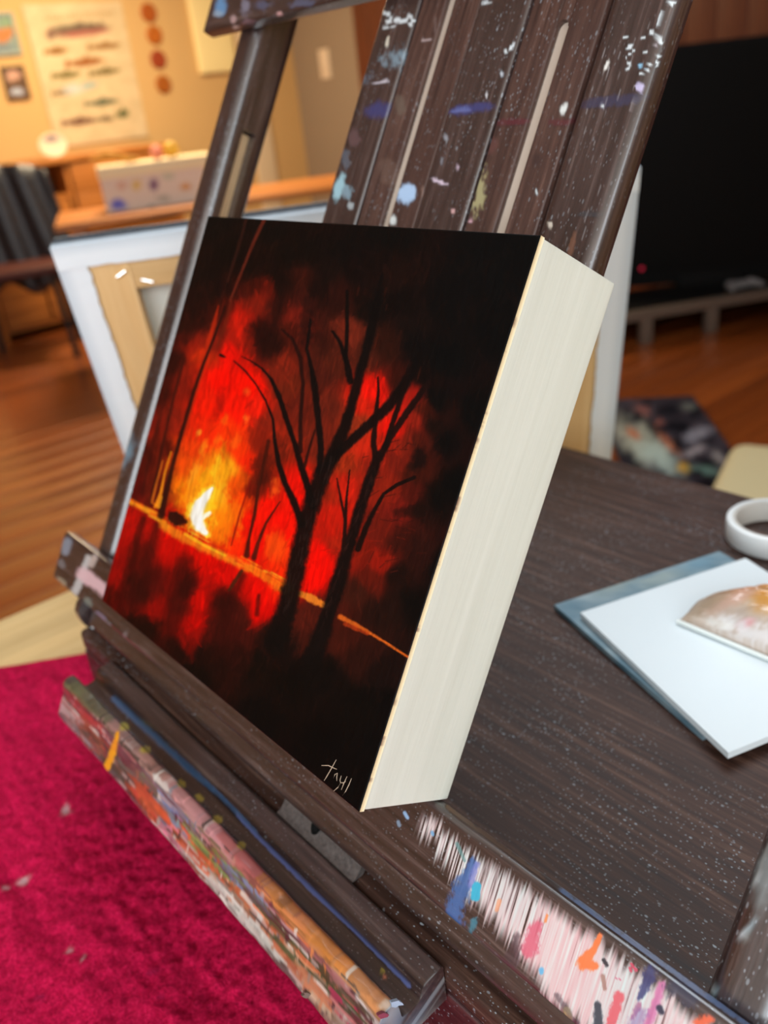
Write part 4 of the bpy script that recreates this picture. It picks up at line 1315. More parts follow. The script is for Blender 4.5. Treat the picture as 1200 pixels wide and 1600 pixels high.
parts = []
for s_ in SIG:
    pts = [Vector(on_face(*q_)) + Vector((0, -0.00018, 0)) for q_ in s_]
    parts.append(tube(pts, [0.00010] + [0.00017] * (len(pts) - 2) + [0.00008], 6))
v, f = join(parts)
sg = pt_part('signature', v, f, plain('cream_scratch', L(170, 150, 128), 0.7))
# cradle behind the panel
E0 = 0.0015
cr = lambda X, Y, Z, n: fbox(X, Y, Z, 0.0008, n)
v, f = cr((1 - 0.085, 1 - 0.001), (0.001, H - 0.001), (PT, D - 0.001), (3, 16, 60))
pt_part('cradle_side', v, f, M_CRADLE)
v, f = cr((0.001, 0.085), (0.001, H - 0.001), (PT, D - 0.001), (2, 2, 4))
pt_part('cradle_side', v, f, M_CRADLE)
v, f = cr((0.085, 1 - 0.085), (0.001, 0.086), (PT, D - 0.001), (2, 2, 4))
pt_part('cradle_rail', v, f, M_CRADLE)
v, f = cr((0.085, 1 - 0.085), (H - 0.086, H - 0.001), (PT, D - 0.001), (2, 2, 4))
pt_part('cradle_rail', v, f, M_CRADLE)

# ------------------------------------------------------------------ stretched canvas leaning behind
CS = 1.06
TL = CAM_W / W - np.array([0, 0, ZP / W])
TL = TL + CS * (np.array([-1.209, 0.553, 0.703]) - TL)
u = np.array([0.582, 0.813, 0.013])
dn = np.array([-0.207, 0.164, -0.964])
u /= np.linalg.norm(u)
dn -= u * (dn @ u)
dn /= np.linalg.norm(dn)
cw = 2.02 * CS
chh = (TL[2] + 0.75 - 0.035) / -dn[2]
BL = TL + dn * chh
nrm_ = np.cross(u, -dn)          # x=u, z=-dn, y=z cross x -> away from camera
yv = np.cross(-dn, u)
cv = empty('stretched_canvas', tuple(rw(*BL)))
m4 = Matrix.Identity(4)
for i in range(3):
    m4[i][0], m4[i][1], m4[i][2] = u[i], yv[i], -dn[i]
    m4[i][3] = rw(*BL)[i]
cv.matrix_world = m4
tag(cv, 'stretched canvas seen from behind, white folds on pine bars, leaning behind the easel', 'canvas')
CW, CH = cw * W, chh * W
bw = 0.25 * W
th = 0.085 * W
toward = -1.0                    # local -y faces the camera


def cbar(name, x, z, mat):
    v_, f_ = rbox(x, (-th + 0.0015, -0.0016), z, 0.0012, (6, 1, 6))
    mesh(name, v_, f_, mat, cv)


cbar('stretcher_bar', (0.002, bw), (0.002, CH - 0.002), M_PINE_Z)
cbar('stretcher_bar', (CW - bw, CW - 0.002), (0.002, CH - 0.002), M_PINE_Z)
cbar('stretcher_bar', (bw, CW - bw), (CH - bw * 0.8, CH - 0.002), M_PINE)
cbar('stretcher_bar', (bw, CW - bw), (0.002, bw * 0.8), M_PINE)
M_CLOTH = plain('primed_canvas', L(226, 233, 236), 0.8, 0.2, 0, 0.4, 900)
M_FOLD = painted('primed_canvas_fold', 0.8, 0.2, 0.4, 900)
M_CLOTHB = plain('raw_canvas_back', L(204, 206, 196), 0.9, 0.1, 0, 0.4, 900)
M_BLACKEDGE = plain('dark_painted_edge', L(30, 32, 38), 0.7, 0.3)
v, f = rbox((0, CW), (-0.0015, 0), (0, CH), 0, (2, 1, 2))
mesh('canvas_face', v, f, M_CLOTHB, cv)


def fold(side):
    """folded-over margin of the canvas with a ragged inner edge."""
    n_ = 90
    L_ = CH if side in 'lr' else CW
    V_, F_ = [], []
    for k in range(n_ + 1):
        s = L_ * k / n_
        rag = 0.002 * W * math.sin(k * 0.31 + ord(side)) + 0.006 * W * (random.random() - 0.5)
        wd = (0.105 if side in 'lr' else 0.085) * W + rag
        lift = 0.0003 + 0.0004 * random.random()
        prof = [(0.0, 0.0), (-0.0006 - 0.0003 * random.random(), -th * 0.5), (-0.0004, -th - 0.0003), (wd * 0.5, -th - 0.0007 - 0.0003 * random.random()), (wd, -th - 0.0004 - lift), (wd, -th + 0.0006)]
        for a_, y_ in prof:
            if side == 'l':
                V_.append((a_, y_, s))
            elif side == 'r':
                V_.append((CW - a_, y_, s))
            elif side == 't':
                V_.append((s, y_ - 0.0006, CH - a_))
            else:
                V_.append((s, y_ - 0.0006, a_))
    for k in range(n_):
        for j in range(5):
            q_ = [k * 6 + j, k * 6 + j + 1, (k + 1) * 6 + j + 1, (k + 1) * 6 + j]
            F_.append(q_ if side in 'lb' else q_[::-1])
    col = np.tile(np.array([*s2l((224, 232, 236)), 1.0]), (len(V_), 1))
    for k in range(n_ + 1):
        col[k * 6:k * 6 + 2, :3] = s2l((34, 38, 48))
        col[k * 6 + 2, :3] = s2l((196, 208, 216))
    o_ = mesh('canvas_fold', V_, F_, M_FOLD, cv, rgba=col)
    return o_


for s_ in 'lrtb':
    fold(s_)
for sx_, sz_, an in ((0.40 * bw + 0.115 * W, CH - 0.13 * W, 0.5), (0.40 * bw + 0.20 * W, CH - 0.17 * W, -0.4)):
    a_ = Vector((sx_ - 0.004 * math.cos(an), -th - 0.0006, sz_ - 0.004 * math.sin(an)))
    b_ = Vector((sx_ + 0.004 * math.cos(an), -th - 0.0006, sz_ + 0.004 * math.sin(an)))
    v, f = tube([a_ + Vector((0, 0.0025, 0)), a_, b_, b_ + Vector((0, 0.0025, 0))], 0.0007, 6)
    mesh('staple', v, f, plain('bright_staple', L(235, 235, 235), 0.15, 0.8, 1.0), cv)

# ------------------------------------------------------------------ panels, pouch and tape on the box
BT = ZP + BZ * W


def panel(name, corners, z0, thick, mat, rgba_fn=None):
    c = [np.array(q_) for q_ in corners]        # four xy corners in metres
    cen = sum(c) / 4
    n_ = 24
    V_, F_ = [], []
    for zz in (0, thick):
        for a_ in range(n_ + 1):
            for b_ in range(n_ + 1):
                s, t_ = a_ / n_, b_ / n_
                P = (c[0] * (1 - s) + c[1] * s) * (1 - t_) + (c[3] * (1 - s) + c[2] * s) * t_ - cen
                V_.append((P[0], P[1], zz))
    m_ = (n_ + 1) ** 2
    I = lambda k, a_, b_: k * m_ + a_ * (n_ + 1) + b_
    for a_ in range(n_):
        for b_ in range(n_):
            F_.append([I(0, a_, b_), I(0, a_, b_ + 1), I(0, a_ + 1, b_ + 1), I(0, a_ + 1, b_)])
            F_.append([I(1, a_, b_), I(1, a_ + 1, b_), I(1, a_ + 1, b_ + 1), I(1, a_, b_ + 1)])
    for k in range(n_):
        F_.append([I(0, k, 0), I(0, k + 1, 0), I(1, k + 1, 0), I(1, k, 0)])
        F_.append([I(0, k + 1, n_), I(0, k, n_), I(1, k, n_), I(1, k + 1, n_)])
        F_.append([I(0, n_, k), I(0, n_, k + 1), I(1, n_, k + 1), I(1, n_, k)])
        F_.append([I(0, 0, k + 1), I(0, 0, k), I(1, 0, k), I(1, 0, k + 1)])
    o_ = mesh(name, V_, F_, mat, smooth_=False, rgba=None)
    o_.location = (cen[0], cen[1], z0)
    if rgba_fn is not None:
        o_.data.color_attributes['paint'].data.foreach_set('color', np.asarray(rgba_fn(np.array(V_) + np.array([cen[0], cen[1], z0])), np.float32).ravel())
    return o_


def zpt(q_, z):
    return on_axis(q_[0], q_[1], 2, z)[:2]


za = BT + 0.0032
A_, B_, C_ = zpt((866, 946), za), zpt((1124, 862), za), zpt((1098, 1150), za)
d1, d2 = B_ - A_, C_ - A_


def blue_rgba(P):
    p_ = Painter(P)
    n_ = fbm(p_.px[:, 0] / 24, p_.px[:, 1] / 16, 101, 4)
    c = np.array([112, 138, 150]) + (n_[:, None] - 0.5) * np.array([120, 90, 70])
    p_.c[:, :3], p_.c[:, 3] = np.clip(c, 0, 255), 1
    p_.blob(960, 915, 34, 12, (150, 158, 146), -20, 0.6, 0.8)
    p_.blob(1090, 880, 30, 10, (108, 148, 168), -15, 0.7, 0.8)
    p_.blob(1030, 905, 40, 9, (160, 168, 156), -18, 0.6, 0.8)
    return p_.linear()


bp_ = panel('painting_panel', (A_, C_, C_ + d1, B_), BT + 0.0006, 0.003, M_PAINTED, blue_rgba)
tag(bp_, 'grey-blue painted panel lying under the white panel on the easel box', 'panel')
zb2 = BT + 0.0076
A2, B2, C2 = zpt((907, 957), zb2), zpt((1165, 872), zb2), zpt((1138, 1176), zb2)
M_WHITE = plain('white_gesso', L(222, 232, 236), 0.45, 0.4, 0, 0.05, 400)
wp = panel('gesso_board', (A2, C2, C2 + (B2 - A2), B2), BT + 0.0042, 0.0034, M_WHITE)
tag(wp, 'blank white gessoed panel on top of the grey-blue panel', 'panel')

# clear pouch with pinkish contents
zp0 = BT + 0.0078
a_ = zpt((1060, 972), zp0)
b_ = zpt((1215, 1036), zp0)
ex = b_ - a_
ex = ex / np.linalg.norm(ex)
ey = np.array([-ex[1], ex[0]])
PL, PWd, PHt = 0.082, 0.066, 0.026
nu2, nv2 = 70, 60
V, F = [], []
for side in (1, 0):
    for i in range(nu2 + 1):
        for j in range(nv2 + 1):
            s, t_ = i / nu2, j / nv2
            prof = (max(0, math.sin(math.pi * min(1, s * 0.9 + 0.0))) ** 0.6) * (math.sin(math.pi * (0.04 + 0.93 * t_)) ** 0.75)
            wr = float(fbm(np.array([s * 9 + t_ * 3]), np.array([t_ * 12]), 111, 3)[0] - 0.5)
            hgt = PHt * prof * (0.8 + 0.4 * float(fbm(np.array([s * 3]), np.array([t_ * 3]), 112, 2)[0])) + 0.005 * wr * min(1, prof * 3)
            xy = a_ + ex * PL * 1.25 * s + ey * PWd * (t_ * (0.35 + 0.65 * min(1, s * 1.6)))
            V.append((xy[0], xy[1], zp0 + (0.0010 + max(0.0, hgt) if side else 0.0002)))
mm = (nu2 + 1) * (nv2 + 1)
for k in (0, 1):
    for i in range(nu2):
        for j in range(nv2):
            q_ = [k * mm + i * (nv2 + 1) + j, k * mm + (i + 1) * (nv2 + 1) + j, k * mm + (i + 1) * (nv2 + 1) + j + 1, k * mm + i * (nv2 + 1) + j + 1]
            F.append(q_ if k == 0 else q_[::-1])
rim = [i * (nv2 + 1) for i in range(nu2)] + [nu2 * (nv2 + 1) + j for j in range(nv2)] + [i * (nv2 + 1) + nv2 for i in range(nu2, 0, -1)] + [j for j in range(nv2, 0, -1)]
for k in range(len(rim)):
    l_ = rim[(k + 1) % len(rim)]
    F.append([rim[k], mm + rim[k], mm + l_, l_])
V = np.array(V)
p = Painter(V)
p.c[:, :3], p.c[:, 3] = (196, 176, 160), 1
p.blob(1175, 905, 70, 26, (196, 124, 84), -25, 0.9, 0.7, 0.3)
p.blob(1205, 925, 40, 30, (206, 140, 60), -30, 0.85, 0.7, 0.3)
p.blob(1110, 945, 50, 16, (168, 146, 122), -30, 0.8, 0.7, 0.3)
p.blob(1150, 935, 60, 10, (206, 168, 150), -28, 0.7, 0.7, 0.3)
p.blob(1165, 975, 18, 10, (230, 150, 156), -20, 0.8, 0.6, 0.4)
p.blob(1180, 990, 60, 20, (236, 232, 232), 20, 0.8, 0.7, 0.9)  # whitish patches here and below: film sheen by the zip, put into the colour
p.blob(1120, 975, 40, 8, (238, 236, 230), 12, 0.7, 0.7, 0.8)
pc = V.mean(0)
pc[2] = zp0
pouch = empty('plastic_pouch', tuple(pc))
tag(pouch, 'crinkled clear plastic pouch with pinkish contents on the white panel', 'pouch')
mpz = painted('glossy_plastic_film', 0.22, 0.5, 0.5, 120, 0.6)
mesh('pouch_body', V - pc, F, mpz, pouch, rgba=p.linear())
v, f = tube([Vector((*(a_ + ex * PL * 1.25 * s - ey * 0.0015), zp0 + 0.0015)) - Vector(pc) for s in np.linspace(0, 1, 20)], 0.0012, 8)
mesh('zip_seam', v, f, plain('clear_white_zip', L(232, 238, 234), 0.3), pouch)

# roll of white tape
tcen = rw(0.80, 1.775, BZ)
R1, R0, TH2 = 0.145 * W, 0.118 * W, 0.07 * W
v, f = lathe([(R0, 0.0006), (R1 - 0.0006, 0.0006), (R1, 0.0012), (R1, TH2 - 0.0006), (R1 - 0.0006, TH2), (R0 + 0.002, TH2)], 48)
roll = empty('tape_roll', tuple(tcen))
tag(roll, 'roll of white tape lying flat on the far part of the easel box', 'tape')
mesh('tape', v, f, plain('white_tape', L(232, 236, 236), 0.4), roll)
v, f = lathe([(R0, 0.0005), (R0 + 0.002, 0.0005), (R0 + 0.002, TH2 - 0.0004), (R0, TH2 - 0.0004), (R0, 0.0005)], 48)
mesh('cardboard_core', v, f, plain('grey_card', L(196, 192, 184), 0.8), roll)

# ------------------------------------------------------------------ magazines on the table behind the box
mz = TZ


def mag_rgba(P):
    p_ = Painter(P)
    n_ = fbm(p_.px[:, 0] / 18, p_.px[:, 1] / 14, 121, 4)
    c = np.array([40, 38, 46]) + (n_[:, None] - 0.5) * np.array([110, 96, 100])
    p_.c[:, :3], p_.c[:, 3] = np.clip(c, 8, 255), 1
    for it in ((1000, 690, 60, 30, (186, 190, 170), 38), (1030, 715, 46, 22, (174, 196, 190), 35), (990, 678, 14, 6, (190, 90, 50), 35), (1042, 690, 34, 6, (190, 110, 76), 48), (1068, 730, 10, 8, (206, 150, 40), 30), (1105, 735, 30, 8, (96, 130, 120), 15),
               (1005, 640, 16, 8, (150, 96, 90), 20), (1090, 680, 26, 12, (150, 152, 166), -20), (1085, 705, 26, 7, (176, 170, 176), -20), (1128, 720, 26, 8, (150, 146, 146), 40), (1075, 635, 14, 7, (110, 116, 110), 10), (1030, 660, 8, 5, (150, 90, 80), 0)):
        p_.blob(*it[:5], ang=it[5], a=0.85, soft=0.7, rag=0.6)
    return p_.linear()


mz = 0.0
stk = ((0.0005, 0.012, ((945, 648), (1090, 632), (1192, 772))), (0.013, 0.012, ((930, 626), (1082, 618), (1182, 757))))
for k, (z0, th_, qs) in enumerate(stk):
    zt = mz + z0 + th_
    c3, c2, c1 = [zpt(q_, zt) for q_ in qs]
    c0 = c1 + c3 - c2            # parallelogram from the three visible corners
    o = panel('magazine', (c0, c1, c2, c3), mz + z0, th_, painted('magazine_cover' + str(k), 0.3, 0.5, 0.0), mag_rgba)
    tag(o, ('thin magazine lying under another one on the floor boards', 'magazine with dark printed cover, topmost of two on the floor')[k], 'magazine', 'magazines on the floor')
# cream floor cushion
P = on_axis(1230, 760, 2, 0.06)
v, f = rbox((-0.24, 0.24), (-0.24, 0.24), (0, 0.1), 0.045, (8, 8, 3))
o = mesh('floor_cushion', v, f, plain('cream_cushion_cloth', L(206, 196, 156), 0.9, 0.2, 0, 0.3, 120))
o.location = (P[0] + 0.08, P[1] - 0.02, 0.0005)
o.rotation_euler = (0, 0, 0.35)
tag(o, 'cream cushion lying on the floor beside the magazines', 'cushion')

# ------------------------------------------------------------------ things on the left wall
XW = RX0


def wall_sheet(name, q0, q1, off, mat, fn, nx2=60, nz2=60, th_=0.004, parent=None):
    """flat picture on the left wall, painted from its photo pixels; q0 upper left, q1 lower right in wall (y,z)."""
    y0, z1 = q0
    y1, z0 = q1
    V_, F_ = [], []
    for i in range(nx2 + 1):
        for j in range(nz2 + 1):
            V_.append((XW + off, y0 + (y1 - y0) * i / nx2, z0 + (z1 - z0) * j / nz2))
    for i in range(nx2):
        for j in range(nz2):
            a2 = i * (nz2 + 1) + j
            F_.append([a2, a2 + nz2 + 1, a2 + nz2 + 2, a2 + 1])
    V_ = np.array(V_)
    col = fn(V_)
    n_ = len(V_)
    cc = [0, nx2 * (nz2 + 1), nx2 * (nz2 + 1) + nz2, nz2]
    Vb = V_[cc].copy()
    Vb[:, 0] -= th_
    V2 = np.vstack([V_, V_[cc], Vb])
    for k in range(4):
        l_ = (k + 1) % 4
        F_.append([n_ + l_, n_ + k, n_ + 4 + k, n_ + 4 + l_])
    F_.append([n_ + 7, n_ + 6, n_ + 5, n_ + 4])
    cen = np.array([XW, (y0 + y1) / 2, z0])
    o_ = mesh(name, V2 - cen, F_, mat, parent, smooth_=False, rgba=np.vstack([col, col[cc], col[cc]]))
    if parent is None:
        o_.location = tuple(cen)
    else:
        o_.location = tuple(cen - np.array(parent.location))
    return o_


def yz(px_, py_):
    P = on_axis(px_, py_, 0, XW)
    return (P[1], P[2])


def poster_fn(P):
    p_ = Painter(P)
    p_.c[:, :3], p_.c[:, 3] = (208, 186, 146), 1
    px_ = p_.px
    t_ = fbm(px_[:, 0] / 12, px_[:, 1] / 12, 131, 3)
    p_.c[:, :3] += (t_[:, None] - 0.5) * 26
    for k in range(22):
        p_.stroke([(70 + 5 * k, 26 - 0.35 * k * 1.2, 2), (70 + 5 * k + 1, 33 - 0.35 * k * 1.2, 2)], (150, 112, 70), 0.7)
    def fish(x, y, l_, h_, c, an=-6):
        c = tuple(0.72 * q_ for q_ in c)
        p_.blob(x, y, l_, h_ * 1.15, c, an, 0.9, 0.4, 0.3)
        t2 = math.radians(an)
        p_.blob(x - l_ * math.cos(t2), y - l_ * math.sin(t2), l_ * 0.16, h_ * 1.3, c, an, 0.8, 0.5, 0.3)
        p_.blob(x, y - h_, l_ * 0.18, h_ * 0.7, c, an, 0.8, 0.5, 0.3)
    fish(125, 48, 46, 9, (150, 104, 86))
    p_.blob(115, 40, 40, 4, (96, 96, 76), -6, 0.7)
    p_.blob(130, 53, 40, 4, (196, 110, 96), -6, 0.7)
    for x, y, l_, h_, c in ((88, 80, 18, 5, (186, 124, 50)), (165, 72, 26, 5, (196, 140, 76)), (135, 97, 30, 6, (200, 116, 50)), (105, 117, 22, 5, (136, 124, 56)), (165, 112, 24, 5, (150, 130, 70)), (98, 145, 16, 4, (176, 140, 96)), (160, 160, 26, 5, (120, 130, 100)),
                            (125, 190, 26, 5, (140, 96, 76)), (192, 178, 10, 7, (110, 120, 70)), (165, 186, 14, 4, (150, 130, 96))):
        fish(x, y, l_, h_, c)
    p_.blob(115, 140, 20, 9, (190, 206, 214), -5, 0.7, 0.6)
    p_.blob(140, 134, 14, 6, (150, 176, 176), -5, 0.8, 0.6)
    return p_.linear()


(ya, za_), (yb, zb_2) = yz(40, 7), yz(230, 213)
o = wall_sheet('fish_poster', (2.10, 1.735), (2.718, 0.972), 0.012, M_PAINTED, poster_fn, 110, 130)
tag(o, 'tall cream poster showing rows of painted fish', 'poster')


def pic1(P):
    p_ = Painter(P)
    p_.c[:, :3], p_.c[:, 3] = (128, 146, 140), 1
    p_.blob(5, 55, 12, 18, (196, 112, 50), 60, 0.9)
    p_.blob(10, 35, 20, 8, (120, 150, 110), 0, 0.7)
    p_.blob(5, 75, 20, 8, (110, 120, 128), 0, 0.7)
    return p_.linear()


def pic2(P):
    p_ = Painter(P)
    p_.c[:, :3], p_.c[:, 3] = (96, 70, 50), 1
    p_.blob(20, 118, 12, 10, (206, 160, 140), 0, 0.9)
    p_.blob(27, 143, 14, 7, (176, 186, 206), 0, 0.95)
    return p_.linear()


def framed(name, y0, y1, z0, z1, fn, label, fcol):
    r_ = empty(name, (XW, (y0 + y1) / 2, z0))
    tag(r_, label, 'picture')
    b = 0.016
    for X, Z in (((y0, y1), (z0, z0 + b)), ((y0, y1), (z1 - b, z1)), ((y0, y0 + b), (z0 + b, z1 - b)), ((y1 - b, y1), (z0 + b, z1 - b))):
        v_, f_ = rbox((0, 0.018), (X[0] - (y0 + y1) / 2, X[1] - (y0 + y1) / 2), (Z[0] - z0, Z[1] - z0), 0.002)
        mesh('frame_side', v_, f_, plain('frame_' + name, fcol, 0.5), r_)
    wall_sheet('print', (y0 + b, z1 - b), (y1 - b, z0 + b), 0.008, M_PAINTED, fn, 24, 24, 0.004, r_)


framed('framed_picture', 1.86, 2.035, 1.485, 1.70, pic1, 'small grey-green picture with an orange creature on the tan wall', L(150, 160, 150))
framed('framed_photo', 1.885, 2.02, 1.255, 1.43, pic2, 'small dark framed photo below the grey-green picture', L(92, 66, 44))
for k, (qx, qy) in enumerate(((232, 20), (241, 55), (247, 93), (255, 132))):
    P = on_axis(qx, qy, 0, XW)
    v, f = lathe([(0.0001, 0.012), (0.02, 0.013), (0.034, 0.010), (0.046, 0.014), (0.054, 0.008), (0.055, 0.0), (0.0001, 0.0)], 28)
    v = np.stack([v[:, 2], v[:, 0], v[:, 1]], 1)
    o = mesh('wall_ornament', v, f, plain('brown_ornament' + str(k), L(*((166, 84, 24), (176, 96, 26), (150, 62, 28), (160, 88, 24))[k]), 0.5, 0.5, 0, 0.4, 90))
    o.location = tuple(P)
    tag(o, 'round orange-brown ornament, ' + ('topmost', 'second from the top', 'third from the top', 'lowest')[k] + ' of the four beside the fish poster', 'ornament', 'round wall ornaments')
# pale wall hanging
v, f = rbox((0, 0.03), (3.175 - 3.35, 3.47 - 3.35), (0, 0.75), 0.012, (1, 6, 8))
o = mesh('blank_canvas', v, f, plain('cream_canvas', L(248, 228, 164), 0.8))
o.location = (XW, 3.35, 1.295)
tag(o, 'blank cream canvas hanging high on the tan wall', 'canvas')

# ------------------------------------------------------------------ sideboard below the poster
sb = empty('sideboard', (-5.02, 2.02, 0))
tag(sb, 'orange wooden sideboard with drawers under the fish poster', 'sideboard')
sy0, sy1, sx0, sx1, sz1 = 1.35, 2.62, RX0 + 0.01, -4.84, 0.93
o_ = np.array(sb.location)
v, f = rbox((sx0, sx1 + 0.02), (sy0, sy1), (sz1 - 0.03, sz1), 0.003)
mesh('top', v - o_, f, M_OAK, sb)
for yy in (sy0, 1.93, sy1 - 0.025):
    v, f = rbox((sx0, sx1), (yy, yy + 0.025), (0, sz1 - 0.03), 0.001)
    mesh('side_panel', v - o_, f, M_OAK, sb)
v, f = rbox((sx0, sx0 + 0.012), (sy0 + 0.025, sy1 - 0.025), (0.05, sz1 - 0.03), 0)
mesh('back_panel', v - o_, f, plain('brown_back_board', L(120, 78, 40), 0.7), sb)
for zz in (0.05, 0.72):
    v, f = rbox((sx0 + 0.012, sx1), (sy0 + 0.025, 1.93), (zz, zz + 0.02), 0.001)
    mesh('shelf', v - o_, f, M_OAK, sb)
for ya_ in (sy0 + 0.03, (sy0 + 1.93) / 2 + 0.015):
    v, f = rbox((sx1 - 0.018, sx1 + 0.008), (ya_, ya_ + (1.93 - sy0) / 2 - 0.03), (0.075, 0.715), 0.003)
    d_ = mesh('cupboard_door', v - o_, f, M_OAK, sb)
    v, f = tube([(sx1 + 0.008, ya_ + 0.14, 0.5), (sx1 + 0.026, ya_ + 0.14, 0.5)], [0.008, 0.013], 12)
    mesh('knob', v - o_, f, M_METAL, d_)
for zz in (0.05, 0.28, 0.51, 0.72):
    v, f = rbox((sx1 - 0.02, sx1 + 0.012), (1.965, sy1 - 0.035), (zz + 0.005, zz + (0.215 if zz < 0.7 else 0.17)), 0.003)
    d_ = mesh('drawer', v - o_, f, M_OAK, sb)
    v, f = tube([(sx1 + 0.012, 2.27, zz + 0.1), (sx1 + 0.03, 2.27, zz + 0.1)], [0.008, 0.014], 12)
    mesh('knob', v - o_, f, M_METAL, d_)
# oval plate standing on it
P = on_axis(80, 218, 0, -5.0)
v, f = lathe([(0.0001, 0.006), (0.05, 0.007), (0.078, 0.012), (0.082, 0.006), (0.0001, 0.0)], 32)
v = np.stack([v[:, 2], v[:, 0] * 1.05, v[:, 1] * 0.8], 1)
pw_ = v + np.array([-5.0, P[1], sz1 + 0.066])
p = Painter(pw_)
p.c[:, :3], p.c[:, 3] = (236, 216, 188), 1
p.blob(82, 218, 10, 6, (70, 76, 110), 0, 0.95)
p.blob(72, 218, 8, 3, (120, 110, 130), 0, 0.8)
o = mesh('oval_plate', v, f, M_PAINTED, rgba=p.linear())
o.location = (-5.0, P[1], sz1 + 0.066)
tag(o, 'cream oval plate with a dark blue motif standing on the sideboard', 'plate')

# ------------------------------------------------------------------ desk with printed box
DZ = 0.72
d0, d1_ = on_axis(84, 354, 2, DZ), on_axis(511, 293, 2, DZ)
de = (d1_ - d0)[:2]
de /= np.linalg.norm(de)
dnv = np.array([-de[1], de[0]])          # away from the camera
ang = math.atan2(de[1], de[0])
desk = empty('wooden_desk', (d0[0], d0[1], 0))
desk.rotation_euler = (0, 0, ang)
tag(desk, 'orange wooden desk carrying the printed box', 'desk')
DL, DD = 1.9, 0.62
M_OAKX = wood('orange_oak_long', L(160, 92, 34), L(188, 116, 48), L(208, 142, 70), axis='x', rough=0.45, painted=False, gscale=0.15)
v, f = rbox((0, DL), (0, DD), (DZ - 0.026, DZ), 0.004)
mesh('desk_top', v, f, M_OAKX, desk)
for lx in (0.06, DL - 0.12):
    for ly in (0.05, DD - 0.11):
        v, f = rbox((lx, lx + 0.06), (ly, ly + 0.06), (0, DZ - 0.026), 0.004)
        mesh('leg', v, f, M_OAKX, desk)


def desk_pt(qx, qy, back=0.0):
    P = on_axis(qx, qy, 2, DZ)
    return np.array([(P[:2] - d0[:2]) @ de, (P[:2] - d0[:2]) @ dnv])


bxl = desk_pt(168, 334)
bxr = desk_pt(305, 313)
pb = empty('printed_box', tuple(np.array([*d0[:2], DZ]) + np.array([*(de * bxl[0] + dnv * max(bxl[1], 0.03)), 0.0005])))
pb.rotation_euler = (0, 0, ang)
tag(pb, 'white lidded box with coloured printed front on the wooden desk', 'box')
BW_, BH_ = max(0.36, bxr[0] - bxl[0] + 0.1), 0.185
nx2, nz2 = 90, 50
V, F = [], []
for i in range(nx2 + 1):
    for j in range(nz2 + 1):
        V.append((BW_ * i / nx2, 0, BH_ * j / nz2))
for i in range(nx2):
    for j in range(nz2):
        a2 = i * (nz2 + 1) + j
        F.append([a2, a2 + nz2 + 1, a2 + nz2 + 2, a2 + 1])
V = np.array(V)
Rz = np.array([[math.cos(ang), -math.sin(ang), 0], [math.sin(ang), math.cos(ang), 0], [0, 0, 1]])
p = Painter(V @ Rz.T + np.array(pb.location))
p.c[:, :3], p.c[:, 3] = (226, 206, 186), 1
for it in ((186, 320, 12, 9, (70, 76, 200)), (241, 288, 7, 10, (96, 50, 90)), (213, 290, 9, 9, (220, 176, 70)), (190, 290, 10, 8, (214, 160, 130)), (240, 325, 9, 5, (90, 110, 110)), (262, 275, 12, 6, (190, 190, 160)), (290, 292, 8, 6, (210, 130, 50)), (255, 310, 12, 6, (170, 160, 140))):
    p.blob(*it, a=0.85, soft=0.7)
rg_ = p.linear()
Vb, Fb = rbox((0, BW_), (0.0008, 0.22), (0, BH_), 0.001)
cream = np.array([*s2l((226, 206, 186)), 1])
V2, F2 = join([(V, F), (Vb, Fb)])
mesh('box_body', V2, F2, M_PAINTED, pb, False, np.vstack([rg_, np.tile(cream, (len(Vb), 1))]))
v, f = rbox((-0.004, BW_ + 0.004), (-0.006, 0.226), (BH_ - 0.045, BH_ + 0.004), 0.002)
mesh('box_lid', v, f, plain('box_lid_card', L(244, 226, 180), 0.6), pb)
# antler-like driftwood, pink ball and yellow ball resting on the box
bo = np.array(pb.location)
bl = lambda x, y, z: bo + Rz @ np.array([x, y, z])
pts = [bl(-0.02 + 0.03 * k, 0.09 + 0.012 * math.sin(k * 1.3), BH_ + 0.021 + (0.016 if 1 < k < 5 else 0.0) + 0.004 * (6 - k)) for k in range(8)]
c0 = pts[3].copy()
c0[2] = bo[2] + BH_ + 0.0045
v, f = tube([Vector(q_ - c0) for q_ in pts], [0.008, 0.014, 0.017, 0.016, 0.015, 0.016, 0.014, 0.006], 12)
v2, f2 = tube([Vector(pts[2] - c0), Vector(pts[2] - c0) + Vector((0.01, -0.04, -0.004)), Vector(pts[2] - c0) + Vector((0.012, -0.055, -0.012))], [0.012, 0.009, 0.004], 10)
v, f = join([(v, f), (v2, f2)])
v[:, 2] -= v[:, 2].min()
o = mesh('driftwood', v, f, plain('ochre_driftwood', L(196, 140, 56), 0.7, 0.3, 0, 0.4, 60, 0.25))
o.location = tuple(c0)
tag(o, 'crooked ochre piece of driftwood lying on the printed box lid', 'driftwood')
for k, (lx, col, r_, lab) in enumerate(((0.27, (226, 140, 120), 0.03, 'small pink knobbly ornament on the printed box lid'), (0.335, (226, 176, 60), 0.034, 'small yellow knobbly ornament on the printed box lid'))):
    v, f = lathe([(0.0001, 0.0)] + [(r_ * math.sin(a) * (1 + 0.06 * math.sin(5 * a)), r_ - r_ * math.cos(a)) for a in np.linspace(0.3, 2.9, 12)] + [(0.0001, 2 * r_ * 0.985)], 20)
    o = mesh('trinket', v, f, plain('trinket' + str(k), L(*col), 0.5, 0.4, 0, 0.5, 80))
    o.location = tuple(bl(lx, 0.09, BH_ + 0.0045))
    tag(o, lab, 'ornament')

